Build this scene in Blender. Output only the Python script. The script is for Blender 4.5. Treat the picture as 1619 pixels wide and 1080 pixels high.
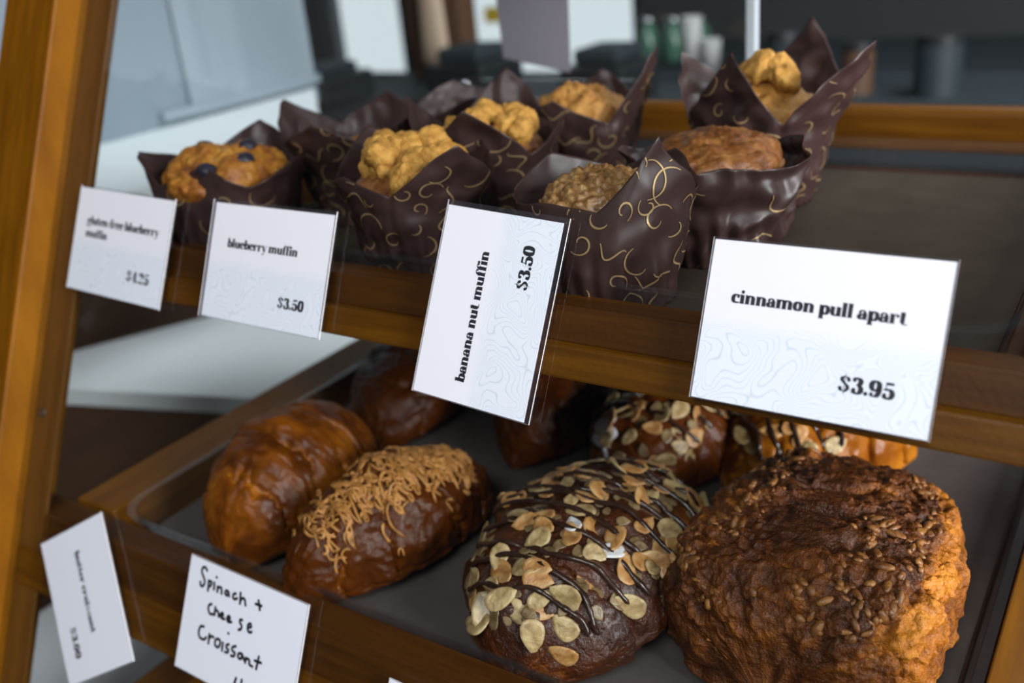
import bpy, math, random
import numpy as np
from mathutils import Matrix, Vector

S = bpy.context.scene
COL = S.collection
for o in list(bpy.data.objects):
    bpy.data.objects.remove(o)

# ------------------------------------------------------------------ camera
TT = 0.46775564640971967            # tangent of the front glass's lean
CT, ST = 1 / math.sqrt(1 + TT * TT), TT / math.sqrt(1 + TT * TT)
CAM = (0.23190, -0.32693, 0.17262)
RT = ((0.8344422, 0.5433904, -0.0918318), (-0.1461391, 0.3788524, 0.9138459), (0.5313658, -0.7491313, 0.3955410))
cam = bpy.data.objects.new('camera', bpy.data.cameras.new('camera'))
COL.objects.link(cam)
m = Matrix.Identity(4)
for c in range(3):
    for r in range(3):
        m[r][c] = RT[c][r]
m.translation = CAM
cam.matrix_world = m
cam.data.sensor_width = 36.0
cam.data.lens = 1547.745 / 1619 * 36.0
cam.data.clip_start = 0.01
cam.data.clip_end = 60
cam.data.dof.use_dof = True
cam.data.dof.focus_distance = 0.425
cam.data.dof.aperture_fstop = 5.6
S.camera = cam

# ------------------------------------------------------------------ light
S.view_settings.view_transform = 'Standard'
S.view_settings.look = 'None'
S.view_settings.exposure = -0.15
S.view_settings.gamma = 1.0
S.view_settings.use_curve_mapping = False
W = bpy.data.worlds.new('daylight')
S.world = W
W.use_nodes = True
nt = W.node_tree
nt.nodes.clear()
out = nt.nodes.new('ShaderNodeOutputWorld')
bg = nt.nodes.new('ShaderNodeBackground')
tc = nt.nodes.new('ShaderNodeTexCoord')
sx = nt.nodes.new('ShaderNodeSeparateXYZ')
rmp = nt.nodes.new('ShaderNodeValToRGB')
nt.links.new(tc.outputs['Generated'], sx.inputs[0])
nt.links.new(sx.outputs['Y'], rmp.inputs[0])
rmp.color_ramp.elements[0].position = 0.15
rmp.color_ramp.elements[0].color = (0.016, 0.018, 0.021, 1)
rmp.color_ramp.elements[1].position = 0.55
rmp.color_ramp.elements[1].color = (1.0, 1.06, 1.15, 1)
nt.links.new(rmp.outputs[0], bg.inputs[0])
bg.inputs[1].default_value = 1.0
nt.links.new(bg.outputs[0], out.inputs[0])


def area(name, loc, target, size, power, color):
    l = bpy.data.lights.new(name, 'AREA')
    l.shape = 'RECTANGLE'
    l.size, l.size_y = size
    l.energy = power
    l.color = color
    o = bpy.data.objects.new(name, l)
    COL.objects.link(o)
    o.location = loc
    o.rotation_euler = (Vector(target) - Vector(loc)).to_track_quat('-Z', 'Y').to_euler()
    return o


area('shop_window_light', (1.70, -0.30, 0.48), (0.0, 0.02, -0.05), (0.8, 0.8), 88, (0.98, 0.98, 1.0))
area('ledge_fill_light', (0.50, 1.20, 1.38), (-0.5, 0.2, -0.1), (0.8, 0.8), 44, (0.93, 0.97, 1.0))  # added overhead fill that brightens the white ledge and the stand top
area('front_fill_light', (0.45, -1.35, 1.35), (0.0, 0.0, -0.05), (0.9, 0.7), 29, (0.96, 0.975, 1.0))  # added fill from high in front, for the price cards

# ------------------------------------------------------------------ numpy noise
_rng = np.random.RandomState(7)
_perm = np.concatenate([_rng.permutation(256)] * 3)
_grad = _rng.normal(size=(256, 3))
_grad /= np.linalg.norm(_grad, axis=1)[:, None]
_jit = _rng.uniform(0, 1, (256, 3))


def _h(i, j, k):
    return _perm[(_perm[(_perm[i & 255] + j) & 255] + k) & 255]


def perlin(P):
    P = np.asarray(P, float)
    i = np.floor(P).astype(int)
    f = P - i
    u = f * f * f * (f * (f * 6 - 15) + 10)
    r = 0
    for a in (0, 1):
        for b in (0, 1):
            for c in (0, 1):
                g = _grad[_h(i[..., 0] + a, i[..., 1] + b, i[..., 2] + c)]
                d = (g * (f - np.array([a, b, c]))).sum(-1)
                w = (u[..., 0] if a else 1 - u[..., 0]) * (u[..., 1] if b else 1 - u[..., 1]) * (u[..., 2] if c else 1 - u[..., 2])
                r = r + d * w
    return r * 1.6


def fbm(P, octs=4, gain=0.5):
    P = np.asarray(P, float)
    r, a = 0, 1.0
    for o in range(octs):
        r = r + a * perlin(P * (2 ** o) + 17.3 * o)
        a *= gain
    return r


def worley(P):
    P = np.asarray(P, float)
    i = np.floor(P).astype(int)
    best = np.full(P.shape[:-1], 9.0)
    for a in (-1, 0, 1):
        for b in (-1, 0, 1):
            for c in (-1, 0, 1):
                q = i + np.array([a, b, c])
                j = _jit[_h(q[..., 0], q[..., 1], q[..., 2])]
                best = np.minimum(best, np.linalg.norm(q + j - P, axis=-1))
    return best


def sstep(a, b, x):
    t = np.clip((x - a) / (b - a), 0, 1)
    return t * t * (3 - 2 * t)


# ------------------------------------------------------------------ materials
MATS = {}


def nodes(name):
    m = bpy.data.materials.new(name)
    m.use_nodes = True
    n = m.node_tree
    b = n.nodes['Principled BSDF']
    MATS[name] = m
    return m, n, b


def plain(name, col, rough=0.5, metal=0.0, spec=0.5, coat=0.0):
    m, n, b = nodes(name)
    b.inputs['Base Color'].default_value = (*col, 1)
    b.inputs['Roughness'].default_value = rough
    b.inputs['Metallic'].default_value = metal
    b.inputs['Specular IOR Level'].default_value = spec
    b.inputs['Coat Weight'].default_value = coat
    return m


def N(n, kind, **kw):
    x = n.nodes.new(kind)
    for k, v in kw.items():
        if k in x.inputs:
            x.inputs[k].default_value = v
        else:
            setattr(x, k, v)
    return x


def ramp(n, src, stops):
    r = n.nodes.new('ShaderNodeValToRGB')
    e = r.color_ramp.elements
    while len(e) < len(stops):
        e.new(0.5)
    for x, (p, c) in zip(e, stops):
        x.position = p
        x.color = (*c, 1)
    n.links.new(src, r.inputs[0])
    return r


def noise_mat(name, stops, scale=(60, 60, 60), detail=4, rough=0.5, bump=0.0, bump_scale=300, coat=0.0, spec=0.5, attr=None, attr_mix=0.7, bump_dist=0.001, sss=0.0, rot=(0, 0, 0)):
    m, n, b = nodes(name)
    tc = N(n, 'ShaderNodeTexCoord')
    mp = N(n, 'ShaderNodeMapping')
    mp.inputs['Scale'].default_value = scale
    mp.inputs['Rotation'].default_value = rot
    n.links.new(tc.outputs['Object'], mp.inputs[0])
    nz = N(n, 'ShaderNodeTexNoise', Scale=1.0, Detail=float(detail), Roughness=0.6)
    n.links.new(mp.outputs[0], nz.inputs['Vector'])
    src = nz.outputs[0]
    if attr:
        at = N(n, 'ShaderNodeAttribute', attribute_name=attr)
        mx = N(n, 'ShaderNodeMix', data_type='FLOAT')
        mx.inputs[0].default_value = attr_mix
        n.links.new(nz.outputs[0], mx.inputs[2])
        n.links.new(at.outputs['Fac'], mx.inputs[3])
        src = mx.outputs[0]
    r = ramp(n, src, stops)
    n.links.new(r.outputs[0], b.inputs['Base Color'])
    b.inputs['Roughness'].default_value = rough
    b.inputs['Specular IOR Level'].default_value = spec
    b.inputs['Coat Weight'].default_value = coat
    b.inputs['Coat Roughness'].default_value = 0.15
    if sss:
        b.inputs['Subsurface Weight'].default_value = sss
        b.inputs['Subsurface Radius'].default_value = (0.004, 0.002, 0.001)
        b.inputs['Subsurface Scale'].default_value = 1.0
    if bump:
        n2 = N(n, 'ShaderNodeTexNoise', Scale=float(bump_scale), Detail=4.0, Roughness=0.6)
        n.links.new(tc.outputs['Object'], n2.inputs['Vector'])
        bp = N(n, 'ShaderNodeBump', Strength=float(bump), Distance=bump_dist)
        n.links.new(n2.outputs[0], bp.inputs['Height'])
        n.links.new(bp.outputs[0], b.inputs['Normal'])
    return m


def clear_mat(name, tint=(1, 1, 1), haze=0.0, haze_col=(0.5, 0.5, 0.55), rough=0.02, ior=1.45):
    m = bpy.data.materials.new(name)
    m.use_nodes = True
    n = m.node_tree
    n.nodes.clear()
    o = N(n, 'ShaderNodeOutputMaterial')
    t = N(n, 'ShaderNodeBsdfTransparent')
    t.inputs[0].default_value = (*tint, 1)
    g = N(n, 'ShaderNodeBsdfGlossy')
    g.inputs['Roughness'].default_value = rough
    # reflectance of a thin clear sheet, the same from either side
    ge = N(n, 'ShaderNodeNewGeometry')
    dt = N(n, 'ShaderNodeVectorMath', operation='DOT_PRODUCT')
    n.links.new(ge.outputs['Normal'], dt.inputs[0])
    n.links.new(ge.outputs['Incoming'], dt.inputs[1])
    ab = N(n, 'ShaderNodeMath', operation='ABSOLUTE')
    n.links.new(dt.outputs['Value'], ab.inputs[0])
    iv = N(n, 'ShaderNodeMath', operation='SUBTRACT')
    iv.inputs[0].default_value = 1.0
    n.links.new(ab.outputs[0], iv.inputs[1])
    pw = N(n, 'ShaderNodeMath', operation='POWER')
    pw.inputs[1].default_value = 5.0
    n.links.new(iv.outputs[0], pw.inputs[0])
    f0 = ((ior - 1) / (ior + 1)) ** 2
    ma = N(n, 'ShaderNodeMath', operation='MULTIPLY_ADD')
    ma.inputs[1].default_value = 1 - f0
    ma.inputs[2].default_value = f0
    n.links.new(pw.outputs[0], ma.inputs[0])
    mx = N(n, 'ShaderNodeMixShader')
    n.links.new(ma.outputs[0], mx.inputs[0])
    base = t.outputs[0]
    if haze:
        d = N(n, 'ShaderNodeBsdfDiffuse')
        d.inputs[0].default_value = (*haze_col, 1)
        m2 = N(n, 'ShaderNodeMixShader')
        m2.inputs[0].default_value = haze
        n.links.new(t.outputs[0], m2.inputs[1])
        n.links.new(d.outputs[0], m2.inputs[2])
        base = m2.outputs[0]
    n.links.new(base, mx.inputs[1])
    n.links.new(g.outputs[0], mx.inputs[2])
    n.links.new(mx.outputs[0], o.inputs[0])
    MATS[name] = m
    return m


WOOD = [(0.25, (0.060, 0.019, 0.0004)), (0.5, (0.098, 0.034, 0.0007)), (0.75, (0.15, 0.056, 0.0014))]
WOOD_L = [(0.25, (0.095, 0.032, 0.0006)), (0.5, (0.145, 0.052, 0.0010)), (0.75, (0.20, 0.076, 0.0018))]
WOOD_D = [(0.25, (0.036, 0.011, 0.0012)), (0.5, (0.060, 0.019, 0.0018)), (0.75, (0.088, 0.030, 0.003))]
noise_mat('wood_x', WOOD, (9, 160, 160), 5, 0.42, 0.15, 400, spec=0.22)
noise_mat('wood_y', WOOD_L, (160, 9, 160), 5, 0.45, 0.15, 400, spec=0.18)
noise_mat('wood_up', WOOD_L, (150, 30, 9), 5, 0.50, 0.15, 400, spec=0.12)
noise_mat('dark_wood_x', WOOD_D, (9, 160, 160), 5, 0.45, 0.15, 400, spec=0.2)
noise_mat('brown_wood', [(0.3, (0.092, 0.036, 0.006)), (0.7, (0.140, 0.056, 0.011))], (150, 30, 9), 4, 0.5, spec=0.15)
clear_mat('pane_glass', (0.97, 0.985, 0.98))
clear_mat('acrylic', (0.96, 0.96, 0.965), 0.012, (0.6, 0.6, 0.65), 0.08, 1.30)
clear_mat('pouch_film', (0.93, 0.93, 0.95), 0.018, (0.55, 0.55, 0.65), 0.12, 1.25)
plain('pouch_edge', (0.6, 0.6, 0.62), 0.3)
plain('ink', (0.006, 0.007, 0.010), 0.5)
plain('plain_paper', (0.86, 0.885, 0.93), 0.6)
noise_mat('tray_paper', [(0.3, (0.034, 0.025, 0.018)), (0.7, (0.048, 0.035, 0.026))], (30, 30, 30), 4, 0.9, 0.1, 500, spec=0.08)
noise_mat('lightened_grey_tray_paper', [(0.3, (0.075, 0.062, 0.057)), (0.7, (0.100, 0.083, 0.077))], (30, 30, 30), 4, 0.9, 0.1, 500, spec=0.08)  # lower liner: greyer, and lightened to make up for less light there
plain('wrapper_paper', (0.040, 0.0195, 0.0180), 0.42, spec=0.45)
plain('wrapper_gold', (0.50, 0.33, 0.16), 0.35, metal=0.5)
plain('steel', (0.55, 0.57, 0.60), 0.25, metal=1.0)


def topo_paper():
    m, n, b = nodes('contour_paper')
    tc = N(n, 'ShaderNodeTexCoord')
    nz = N(n, 'ShaderNodeTexNoise', Scale=46.0, Detail=0.6, Roughness=0.4, Distortion=0.6)
    n.links.new(tc.outputs['Object'], nz.inputs['Vector'])
    k = N(n, 'ShaderNodeMath', operation='MULTIPLY')
    k.inputs[1].default_value = 28.0
    n.links.new(nz.outputs[0], k.inputs[0])
    fr = N(n, 'ShaderNodeMath', operation='PINGPONG')
    fr.inputs[1].default_value = 0.5
    n.links.new(k.outputs[0], fr.inputs[0])
    line = ramp(n, fr.outputs[0], [(0.03, (1, 1, 1)), (0.11, (0, 0, 0))])
    sp = N(n, 'ShaderNodeSeparateXYZ')
    n.links.new(tc.outputs['Object'], sp.inputs[0])
    ms = N(n, 'ShaderNodeMapRange')
    ms.inputs['From Min'].default_value = 0.0015
    ms.inputs['From Max'].default_value = -0.0045
    n.links.new(sp.outputs['Y'], ms.inputs['Value'])
    mu = N(n, 'ShaderNodeMath', operation='MULTIPLY')
    n.links.new(line.outputs[0], mu.inputs[0])
    n.links.new(ms.outputs[0], mu.inputs[1])
    m0 = N(n, 'ShaderNodeMix', data_type='RGBA')
    m0.inputs[6].default_value = (0.90, 0.905, 0.93, 1)
    m0.inputs[7].default_value = (0.83, 0.885, 0.925, 1)
    n.links.new(ms.outputs[0], m0.inputs[0])
    m1 = N(n, 'ShaderNodeMix', data_type='RGBA')
    m1.inputs[7].default_value = (0.66, 0.735, 0.79, 1)
    n.links.new(mu.outputs[0], m1.inputs[0])
    n.links.new(m0.outputs[2], m1.inputs[6])
    n.links.new(m1.outputs[2], b.inputs['Base Color'])
    b.inputs['Roughness'].default_value = 0.55


topo_paper()

# ------------------------------------------------------------------ object helpers


def mesh_obj(name, verts, faces, mat, parent=None, smooth=False, attr=None, mats=None, midx=None):
    me = bpy.data.meshes.new(name)
    me.from_pydata([tuple(map(float, v)) for v in verts], [], [tuple(map(int, f)) for f in faces])
    for mm in (mats or [mat]):
        me.materials.append(MATS[mm])
    if midx is not None:
        me.polygons.foreach_set('material_index', np.asarray(midx, np.int32))
    if smooth:
        me.polygons.foreach_set('use_smooth', np.ones(len(me.polygons), bool))
    if attr is not None:
        a = me.attributes.new('bake', 'FLOAT', 'POINT')
        a.data.foreach_set('value', np.asarray(attr, np.float32).ravel())
    me.update()
    o = bpy.data.objects.new(name, me)
    COL.objects.link(o)
    if parent is not None:
        o.parent = parent
    return o


def thing(name, label, cat, loc=(0, 0, 0), rz=0.0, group=None, mat=None):
    o = bpy.data.objects.new(name, None)
    o.empty_display_size = 0.02
    COL.objects.link(o)
    if mat is not None:
        o.matrix_world = mat
    else:
        o.location = loc
        o.rotation_euler = (0, 0, rz)
    return tag(o, label, cat, group)


def tag(o, label, cat, group=None):
    o['label'] = label
    o['category'] = cat
    if group:
        o['group'] = group
    return o


def struct(o):
    o['kind'] = 'structure'
    return o


def bevel(o, w, seg=2):
    b = o.modifiers.new('bevel', 'BEVEL')
    b.width = w
    b.segments = seg
    b.limit_method = 'ANGLE'
    return o


def box_v(x0, x1, y0, y1, z0, z1):
    v = [(x, y, z) for x in (x0, x1) for y in (y0, y1) for z in (z0, z1)]
    f = [(0, 1, 3, 2), (4, 6, 7, 5), (0, 4, 5, 1), (2, 3, 7, 6), (0, 2, 6, 4), (1, 5, 7, 3)]
    return v, f


def box(name, x0, x1, y0, y1, z0, z1, mat, parent=None, bev=0.0):
    v, f = box_v(x0, x1, y0, y1, z0, z1)
    o = mesh_obj(name, v, f, mat, parent)
    if bev:
        bevel(o, bev)
    return o


def join(pieces):
    V, F = [], []
    for v, f in pieces:
        k = len(V)
        V += list(v)
        F += [tuple(i + k for i in q) for q in f]
    return V, F


def prism_x(prof, x0, x1):
    n = len(prof)
    v = [(x0, y, z) for y, z in prof] + [(x1, y, z) for y, z in prof]
    f = [tuple(range(n - 1, -1, -1)), tuple(range(n, 2 * n))]
    f += [(i, (i + 1) % n, n + (i + 1) % n, n + i) for i in range(n)]
    return v, f


def prism_z(poly, z0, z1):
    n = len(poly)
    v = [(x, y, z0) for x, y in poly] + [(x, y, z1) for x, y in poly]
    f = [tuple(range(n - 1, -1, -1)), tuple(range(n, 2 * n))]
    f += [(i, (i + 1) % n, n + (i + 1) % n, n + i) for i in range(n)]
    return v, f


def lathe(prof, n=40):
    """prof: list of (r, z); returns closed surface."""
    V, F = [], []
    for r, z in prof:
        for k in range(n):
            a = 2 * math.pi * k / n
            V.append((r * math.cos(a), r * math.sin(a), z))
    for i in range(len(prof) - 1):
        for k in range(n):
            F.append((i * n + k, i * n + (k + 1) % n, (i + 1) * n + (k + 1) % n, (i + 1) * n + k))
    F.append(tuple(range(n - 1, -1, -1)))
    F.append(tuple((len(prof) - 1) * n + k for k in range(n)))
    return V, F


def tube(path, r, n=6):
    path = np.asarray(path, float)
    V, F = [], []
    for i, p in enumerate(path):
        t = path[min(i + 1, len(path) - 1)] - path[max(i - 1, 0)]
        t /= np.linalg.norm(t) + 1e-12
        u = np.cross(t, (0.3, 0.2, 0.93))
        u /= np.linalg.norm(u) + 1e-12
        w = np.cross(t, u)
        rr = r[i] if hasattr(r, '__len__') else r
        for k in range(n):
            a = 2 * math.pi * k / n
            V.append(p + rr * (math.cos(a) * u + math.sin(a) * w))
    for i in range(len(path) - 1):
        for k in range(n):
            F.append((i * n + k, i * n + (k + 1) % n, (i + 1) * n + (k + 1) % n, (i + 1) * n + k))
    F.append(tuple(range(n - 1, -1, -1)))
    F.append(tuple((len(path) - 1) * n + k for k in range(n)))
    return V, F


def gy(z, d=0.0):
    """y of the glass's outer face at height z, pushed d back."""
    return TT * z + d


# ------------------------------------------------------------------ the room
FLOOR_Z = -1.25
plain('dark_wall', (0.022, 0.026, 0.027), 0.7)
plain('white_wall', (0.50, 0.57, 0.63), 0.6)
noise_mat('floor_wood', [(0.3, (0.05, 0.035, 0.025)), (0.7, (0.09, 0.06, 0.04))], (3, 40, 3), 4, 0.5)
plain('ceiling_paint', (0.35, 0.35, 0.35), 0.8)
plain('window_metal', (0.04, 0.045, 0.05), 0.4)


def room():
    v, f = box_v(-3.2, 2.2, -2.6, 2.6, FLOOR_Z - 0.05, FLOOR_Z)
    struct(mesh_obj('floor', v, f, 'floor_wood'))
    v, f = box_v(-3.2, 2.2, -0.2, 2.6, 1.6, 1.65)
    struct(mesh_obj('ceiling', v, f, 'ceiling_paint'))
    y0, y1 = 2.4, 2.5
    x0, x1, z0, z1 = -2.40, -1.13, -0.36, 1.2
    v, f = join([box_v(-3.2, x0, y0, y1, FLOOR_Z, 1.6), box_v(x1, 2.2, y0, y1, FLOOR_Z, 1.6),
                 box_v(x0, x1, y0, y1, FLOOR_Z, z0), box_v(x0, x1, y0, y1, z1, 1.6)])
    struct(mesh_obj('wall_back', v, f, 'dark_wall'))
    v, f = box_v(-3.25, -3.2, -0.2, 2.6, FLOOR_Z, 1.6)
    struct(mesh_obj('wall_left', v, f, 'dark_wall'))
    w = bpy.data.objects.new('window_1', None)
    COL.objects.link(w)
    w['kind'] = 'structure'
    v, f = join([box_v(x0, x0 + 0.03, y0 + 0.02, y0 + 0.07, z0, z1), box_v(x1 - 0.03, x1, y0 + 0.02, y0 + 0.07, z0, z1),
                 box_v(x0, x1, y0 + 0.02, y0 + 0.07, z0, z0 + 0.03), box_v(x0, x1, y0 + 0.02, y0 + 0.07, z1 - 0.03, z1)])
    mesh_obj('window_frame', v, f, 'window_metal', w)
    v, f = box_v(x0 + 0.03, x1 - 0.03, y0 + 0.04, y0 + 0.046, z0 + 0.03, z1 - 0.03)
    mesh_obj('window_pane', v, f, 'pane_glass', w)


room()

# ------------------------------------------------------------------ the display case


def slanted(name, x0, x1, z0, z1, d0, d1, mat, parent, bev=0.0):
    """a bar whose front is parallel to the leaning glass, d0..d1 behind the pane's outer face (in y)"""
    o = mesh_obj(name, *prism_x([(gy(z0, d0), z0), (gy(z0, d1), z0), (gy(z1, d1), z1), (gy(z1, d0), z1)], x0, x1), mat, parent)
    if bev:
        bevel(o, bev)
    return o


def case():
    c = thing('display_case', 'amber wooden pastry display case with leaning front glass and three shelves', 'display case', (0, 0, 0))
    ZB, ZT = -0.38, 0.30
    th = 0.0044
    slanted('front_glass', -0.3545, 0.236, ZB, ZT, 0.0, 0.0046, 'pane_glass', c)
    # corner post: the outer board stands proud of the glass, the inner one lies behind it
    post = slanted('corner_post', -0.4105, -0.3556, ZB, ZT, -0.0188, 0.030, 'wood_up', c, 0.0015)
    inner = slanted('inner_post', -0.3556, -0.3310, ZB, ZT, 0.0057, 0.0085, 'brown_wood', c, 0.001)
    screw = mesh_obj('screw', *lathe([(0.0034, 0.0), (0.0034, 0.0006), (0.0030, 0.0011), (0.0012, 0.0012), (0.0010, 0.0006)], 20), 'steel_dark', inner)
    z = -0.0905
    screw.matrix_world = Matrix.Translation((-0.3475, gy(z, 0.0057), z)) @ Matrix.Rotation(math.pi / 2 + math.atan(TT) * -1, 4, 'X')
    right = slanted('right_post', 0.2375, 0.268, ZB, ZT, -0.004, 0.030, 'wood_up', c, 0.0015)
    v, f = box_v(-0.411, 0.268, gy(ZT, -0.02), 0.42, ZT, ZT + 0.018)
    bevel(mesh_obj('unseen_shade_top', v, f, 'wood_x', c), 0.002)  # unseen lid, put in to darken the inside of the case
    v, f = box_v(-0.411, 0.268, gy(ZB, -0.005), 0.42, ZB - 0.02, ZB)
    bevel(mesh_obj('base_board', v, f, 'wood_x', c), 0.002)
    for x0, x1 in ((-0.3300, -0.3265),):
        prof = [(gy(ZB, 0.0052), ZB), (0.37, ZB), (0.37, ZT), (gy(ZT, 0.0052), ZT)]
        mesh_obj('side_glass', *prism_x(prof, x0, x1), 'pane_glass', c)
    for x0, x1 in ((0.237, 0.260),):
        bevel(mesh_obj('back_post', *box_v(x0, x1, 0.372, 0.40, ZB, ZT), 'wood_up', c), 0.0015)
    # the shelf frames
    for (zt, zm, zb, dr) in ((0.0138, -0.0008, -0.0140, 0.0), (-0.1470, -0.1690, -0.1920, 0.0), (-0.300, -0.322, -0.345, 0.0)):
        xl, q_ = (-0.3255, 0.0) if zt > 0 else (-0.3552, 0.0014)
        fr = slanted('shelf_rail', xl, 0.2370, zm, zt, 0.0100 - 3 * q_, 0.0240, 'dark_wood_x', c, 0.0008)
        slanted('rail_lip', xl, 0.2370, zb, zm, 0.0062 - q_, 0.0240, 'wood_x', fr, 0.0012)
        yb = 0.350
        for x0, x1 in ((-0.3240, -0.2865), (0.2000, 0.2365)):
            pr = [(gy(zt, 0.0245), zb), (yb, zb), (yb, zt + 0.003), (gy(zt, 0.0245), zt + 0.003)]
            bevel(mesh_obj('side_rail', *prism_x(pr, x0, x1), 'wood_y', c), 0.001)
        br = box('back_rail', -0.3240, 0.2365, 0.350, 0.3690, zt - 0.0080, zt + 0.0215, 'wood_x', c, 0.005)
        br.modifiers['bevel'].segments = 3
        box('shelf_board', -0.2865, 0.2000, gy(zt, 0.0245), 0.350, zb + 0.004, zb + 0.0095, 'dark_wood_x', c)  # upper board added dark, standing in for the shadow gap under the back rail
    # sliding rear glass with a bright metal edge
    rd = box('rear_door', -0.300, -0.034, 0.376, 0.380, 0.0475, ZT - 0.004, 'pane_glass', c)
    box('metal_edge', -0.034, -0.0265, 0.374, 0.382, 0.0475, ZT - 0.004, 'edge_metal', rd, 0.001)
    return c


plain('edge_metal', (0.42, 0.46, 0.50), 0.4)
plain('steel_dark', (0.10, 0.09, 0.08), 0.45, metal=0.8)
case()


def tray(name, label, x0, x1, y0, y1, z, zr, paper):
    t = thing(name, label, 'tray', ((x0 + x1) / 2, (y0 + y1) / 2, z))
    hx, hy, h = (x1 - x0) / 2, (y1 - y0) / 2, zr - z
    w, sl, R = 0.003, 0.006, 0.018

    def ring(ox, oy, r, zz):
        pts = []
        for qx, qy, a0 in ((1, 1, 0), (-1, 1, 90), (-1, -1, 180), (1, -1, 270)):
            for k in range(7):
                a = math.radians(a0 + 15 * k)
                pts.append((qx * (ox - r) + r * math.cos(a), qy * (oy - r) + r * math.sin(a), zz))
        return pts
    rings = [ring(hx - sl, hy - sl, R, 0), ring(hx, hy, R + sl, h), ring(hx + 0.005, hy + 0.003, R + sl, h), ring(hx + 0.005, hy + 0.003, R + sl, h - 0.0015),
             ring(hx - w + 0.003, hy - w + 0.003, R, h - 0.0025)[:0] or ring(hx + 0.0005, hy + 0.0005, R + sl, h - 0.0015), ring(hx - sl + 0.0015, hy - sl + 0.0015, R, -0.0025)]
    V = [p for r in rings for p in r]
    n = len(rings[0])
    F = []
    for i in range(len(rings) - 1):
        for k in range(n):
            F.append((i * n + k, i * n + (k + 1) % n, (i + 1) * n + (k + 1) % n, (i + 1) * n + k))
    F.append(tuple(range(0, n)))
    F.append(tuple(range(5 * n + n - 1, 5 * n - 1, -1)))
    mesh_obj('tray_body', V, F, 'acrylic', t, smooth=False)
    P = ring(hx - sl - 0.001, hy - sl - 0.001, R, 0.0006)
    Q = [(x, y, 0.0011) for x, y, _ in P]
    F = [tuple(range(n - 1, -1, -1)), tuple(range(n, 2 * n))] + [(k, (k + 1) % n, n + (k + 1) % n, n + k) for k in range(n)]
    mesh_obj('liner', P + Q, F, paper, t)
    return t


tray('acrylic_tray', 'clear acrylic tray lined with brown paper holding the muffins', -0.2785, 0.1945, 0.0335, 0.325, 0.0, 0.0205, 'tray_paper')
tray('acrylic_tray', 'clear acrylic tray lined with brown paper holding the croissants', -0.2785, 0.1945, -0.0440, 0.345, -0.1620, -0.1405, 'lightened_grey_tray_paper')

# ------------------------------------------------------------------ lettering: a fat, high-contrast roman


def ell_pts(cx, cy, rx, ry, a0, a1, n=None):
    n = n or max(6, int(abs(a1 - a0) / 12))
    return [(cx + rx * math.cos(math.radians(a0 + (a1 - a0) * i / n)), cy + ry * math.sin(math.radians(a0 + (a1 - a0) * i / n))) for i in range(n + 1)]


class Pen:
    def __init__(s):
        s.V, s.F = [], []

    def stroke(s, pts, hx=22.5, hy=4.2):
        pts = [np.array(p, float) for p in pts]
        k = len(s.V)
        for i, p in enumerate(pts):
            t = pts[min(i + 1, len(pts) - 1)] - pts[max(i - 1, 0)]
            t /= np.linalg.norm(t) + 1e-9
            nx, ny = -t[1], t[0]
            q = math.sqrt((hx * nx) ** 2 + (hy * ny) ** 2) + 1e-9
            o = np.array([hx * hx * nx / q, hy * hy * ny / q])
            s.V += [p + o, p - o]
        for i in range(len(pts) - 1):
            s.F.append((k + 2 * i, k + 2 * i + 1, k + 2 * i + 3, k + 2 * i + 2))

    def rect(s, x0, y0, x1, y1):
        k = len(s.V)
        s.V += [np.array(p, float) for p in ((x0, y0), (x1, y0), (x1, y1), (x0, y1))]
        s.F.append((k, k + 1, k + 2, k + 3))

    def ball(s, cx, cy, r):
        k = len(s.V)
        s.V += [np.array(p) for p in ell_pts(cx, cy, r, r, 0, 342, 19)]
        s.F.append(tuple(range(k, k + 20)))

    def bar(s, x0, x1, y):
        s.rect(x0, y - 3.6, x1, y + 3.6)


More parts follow.
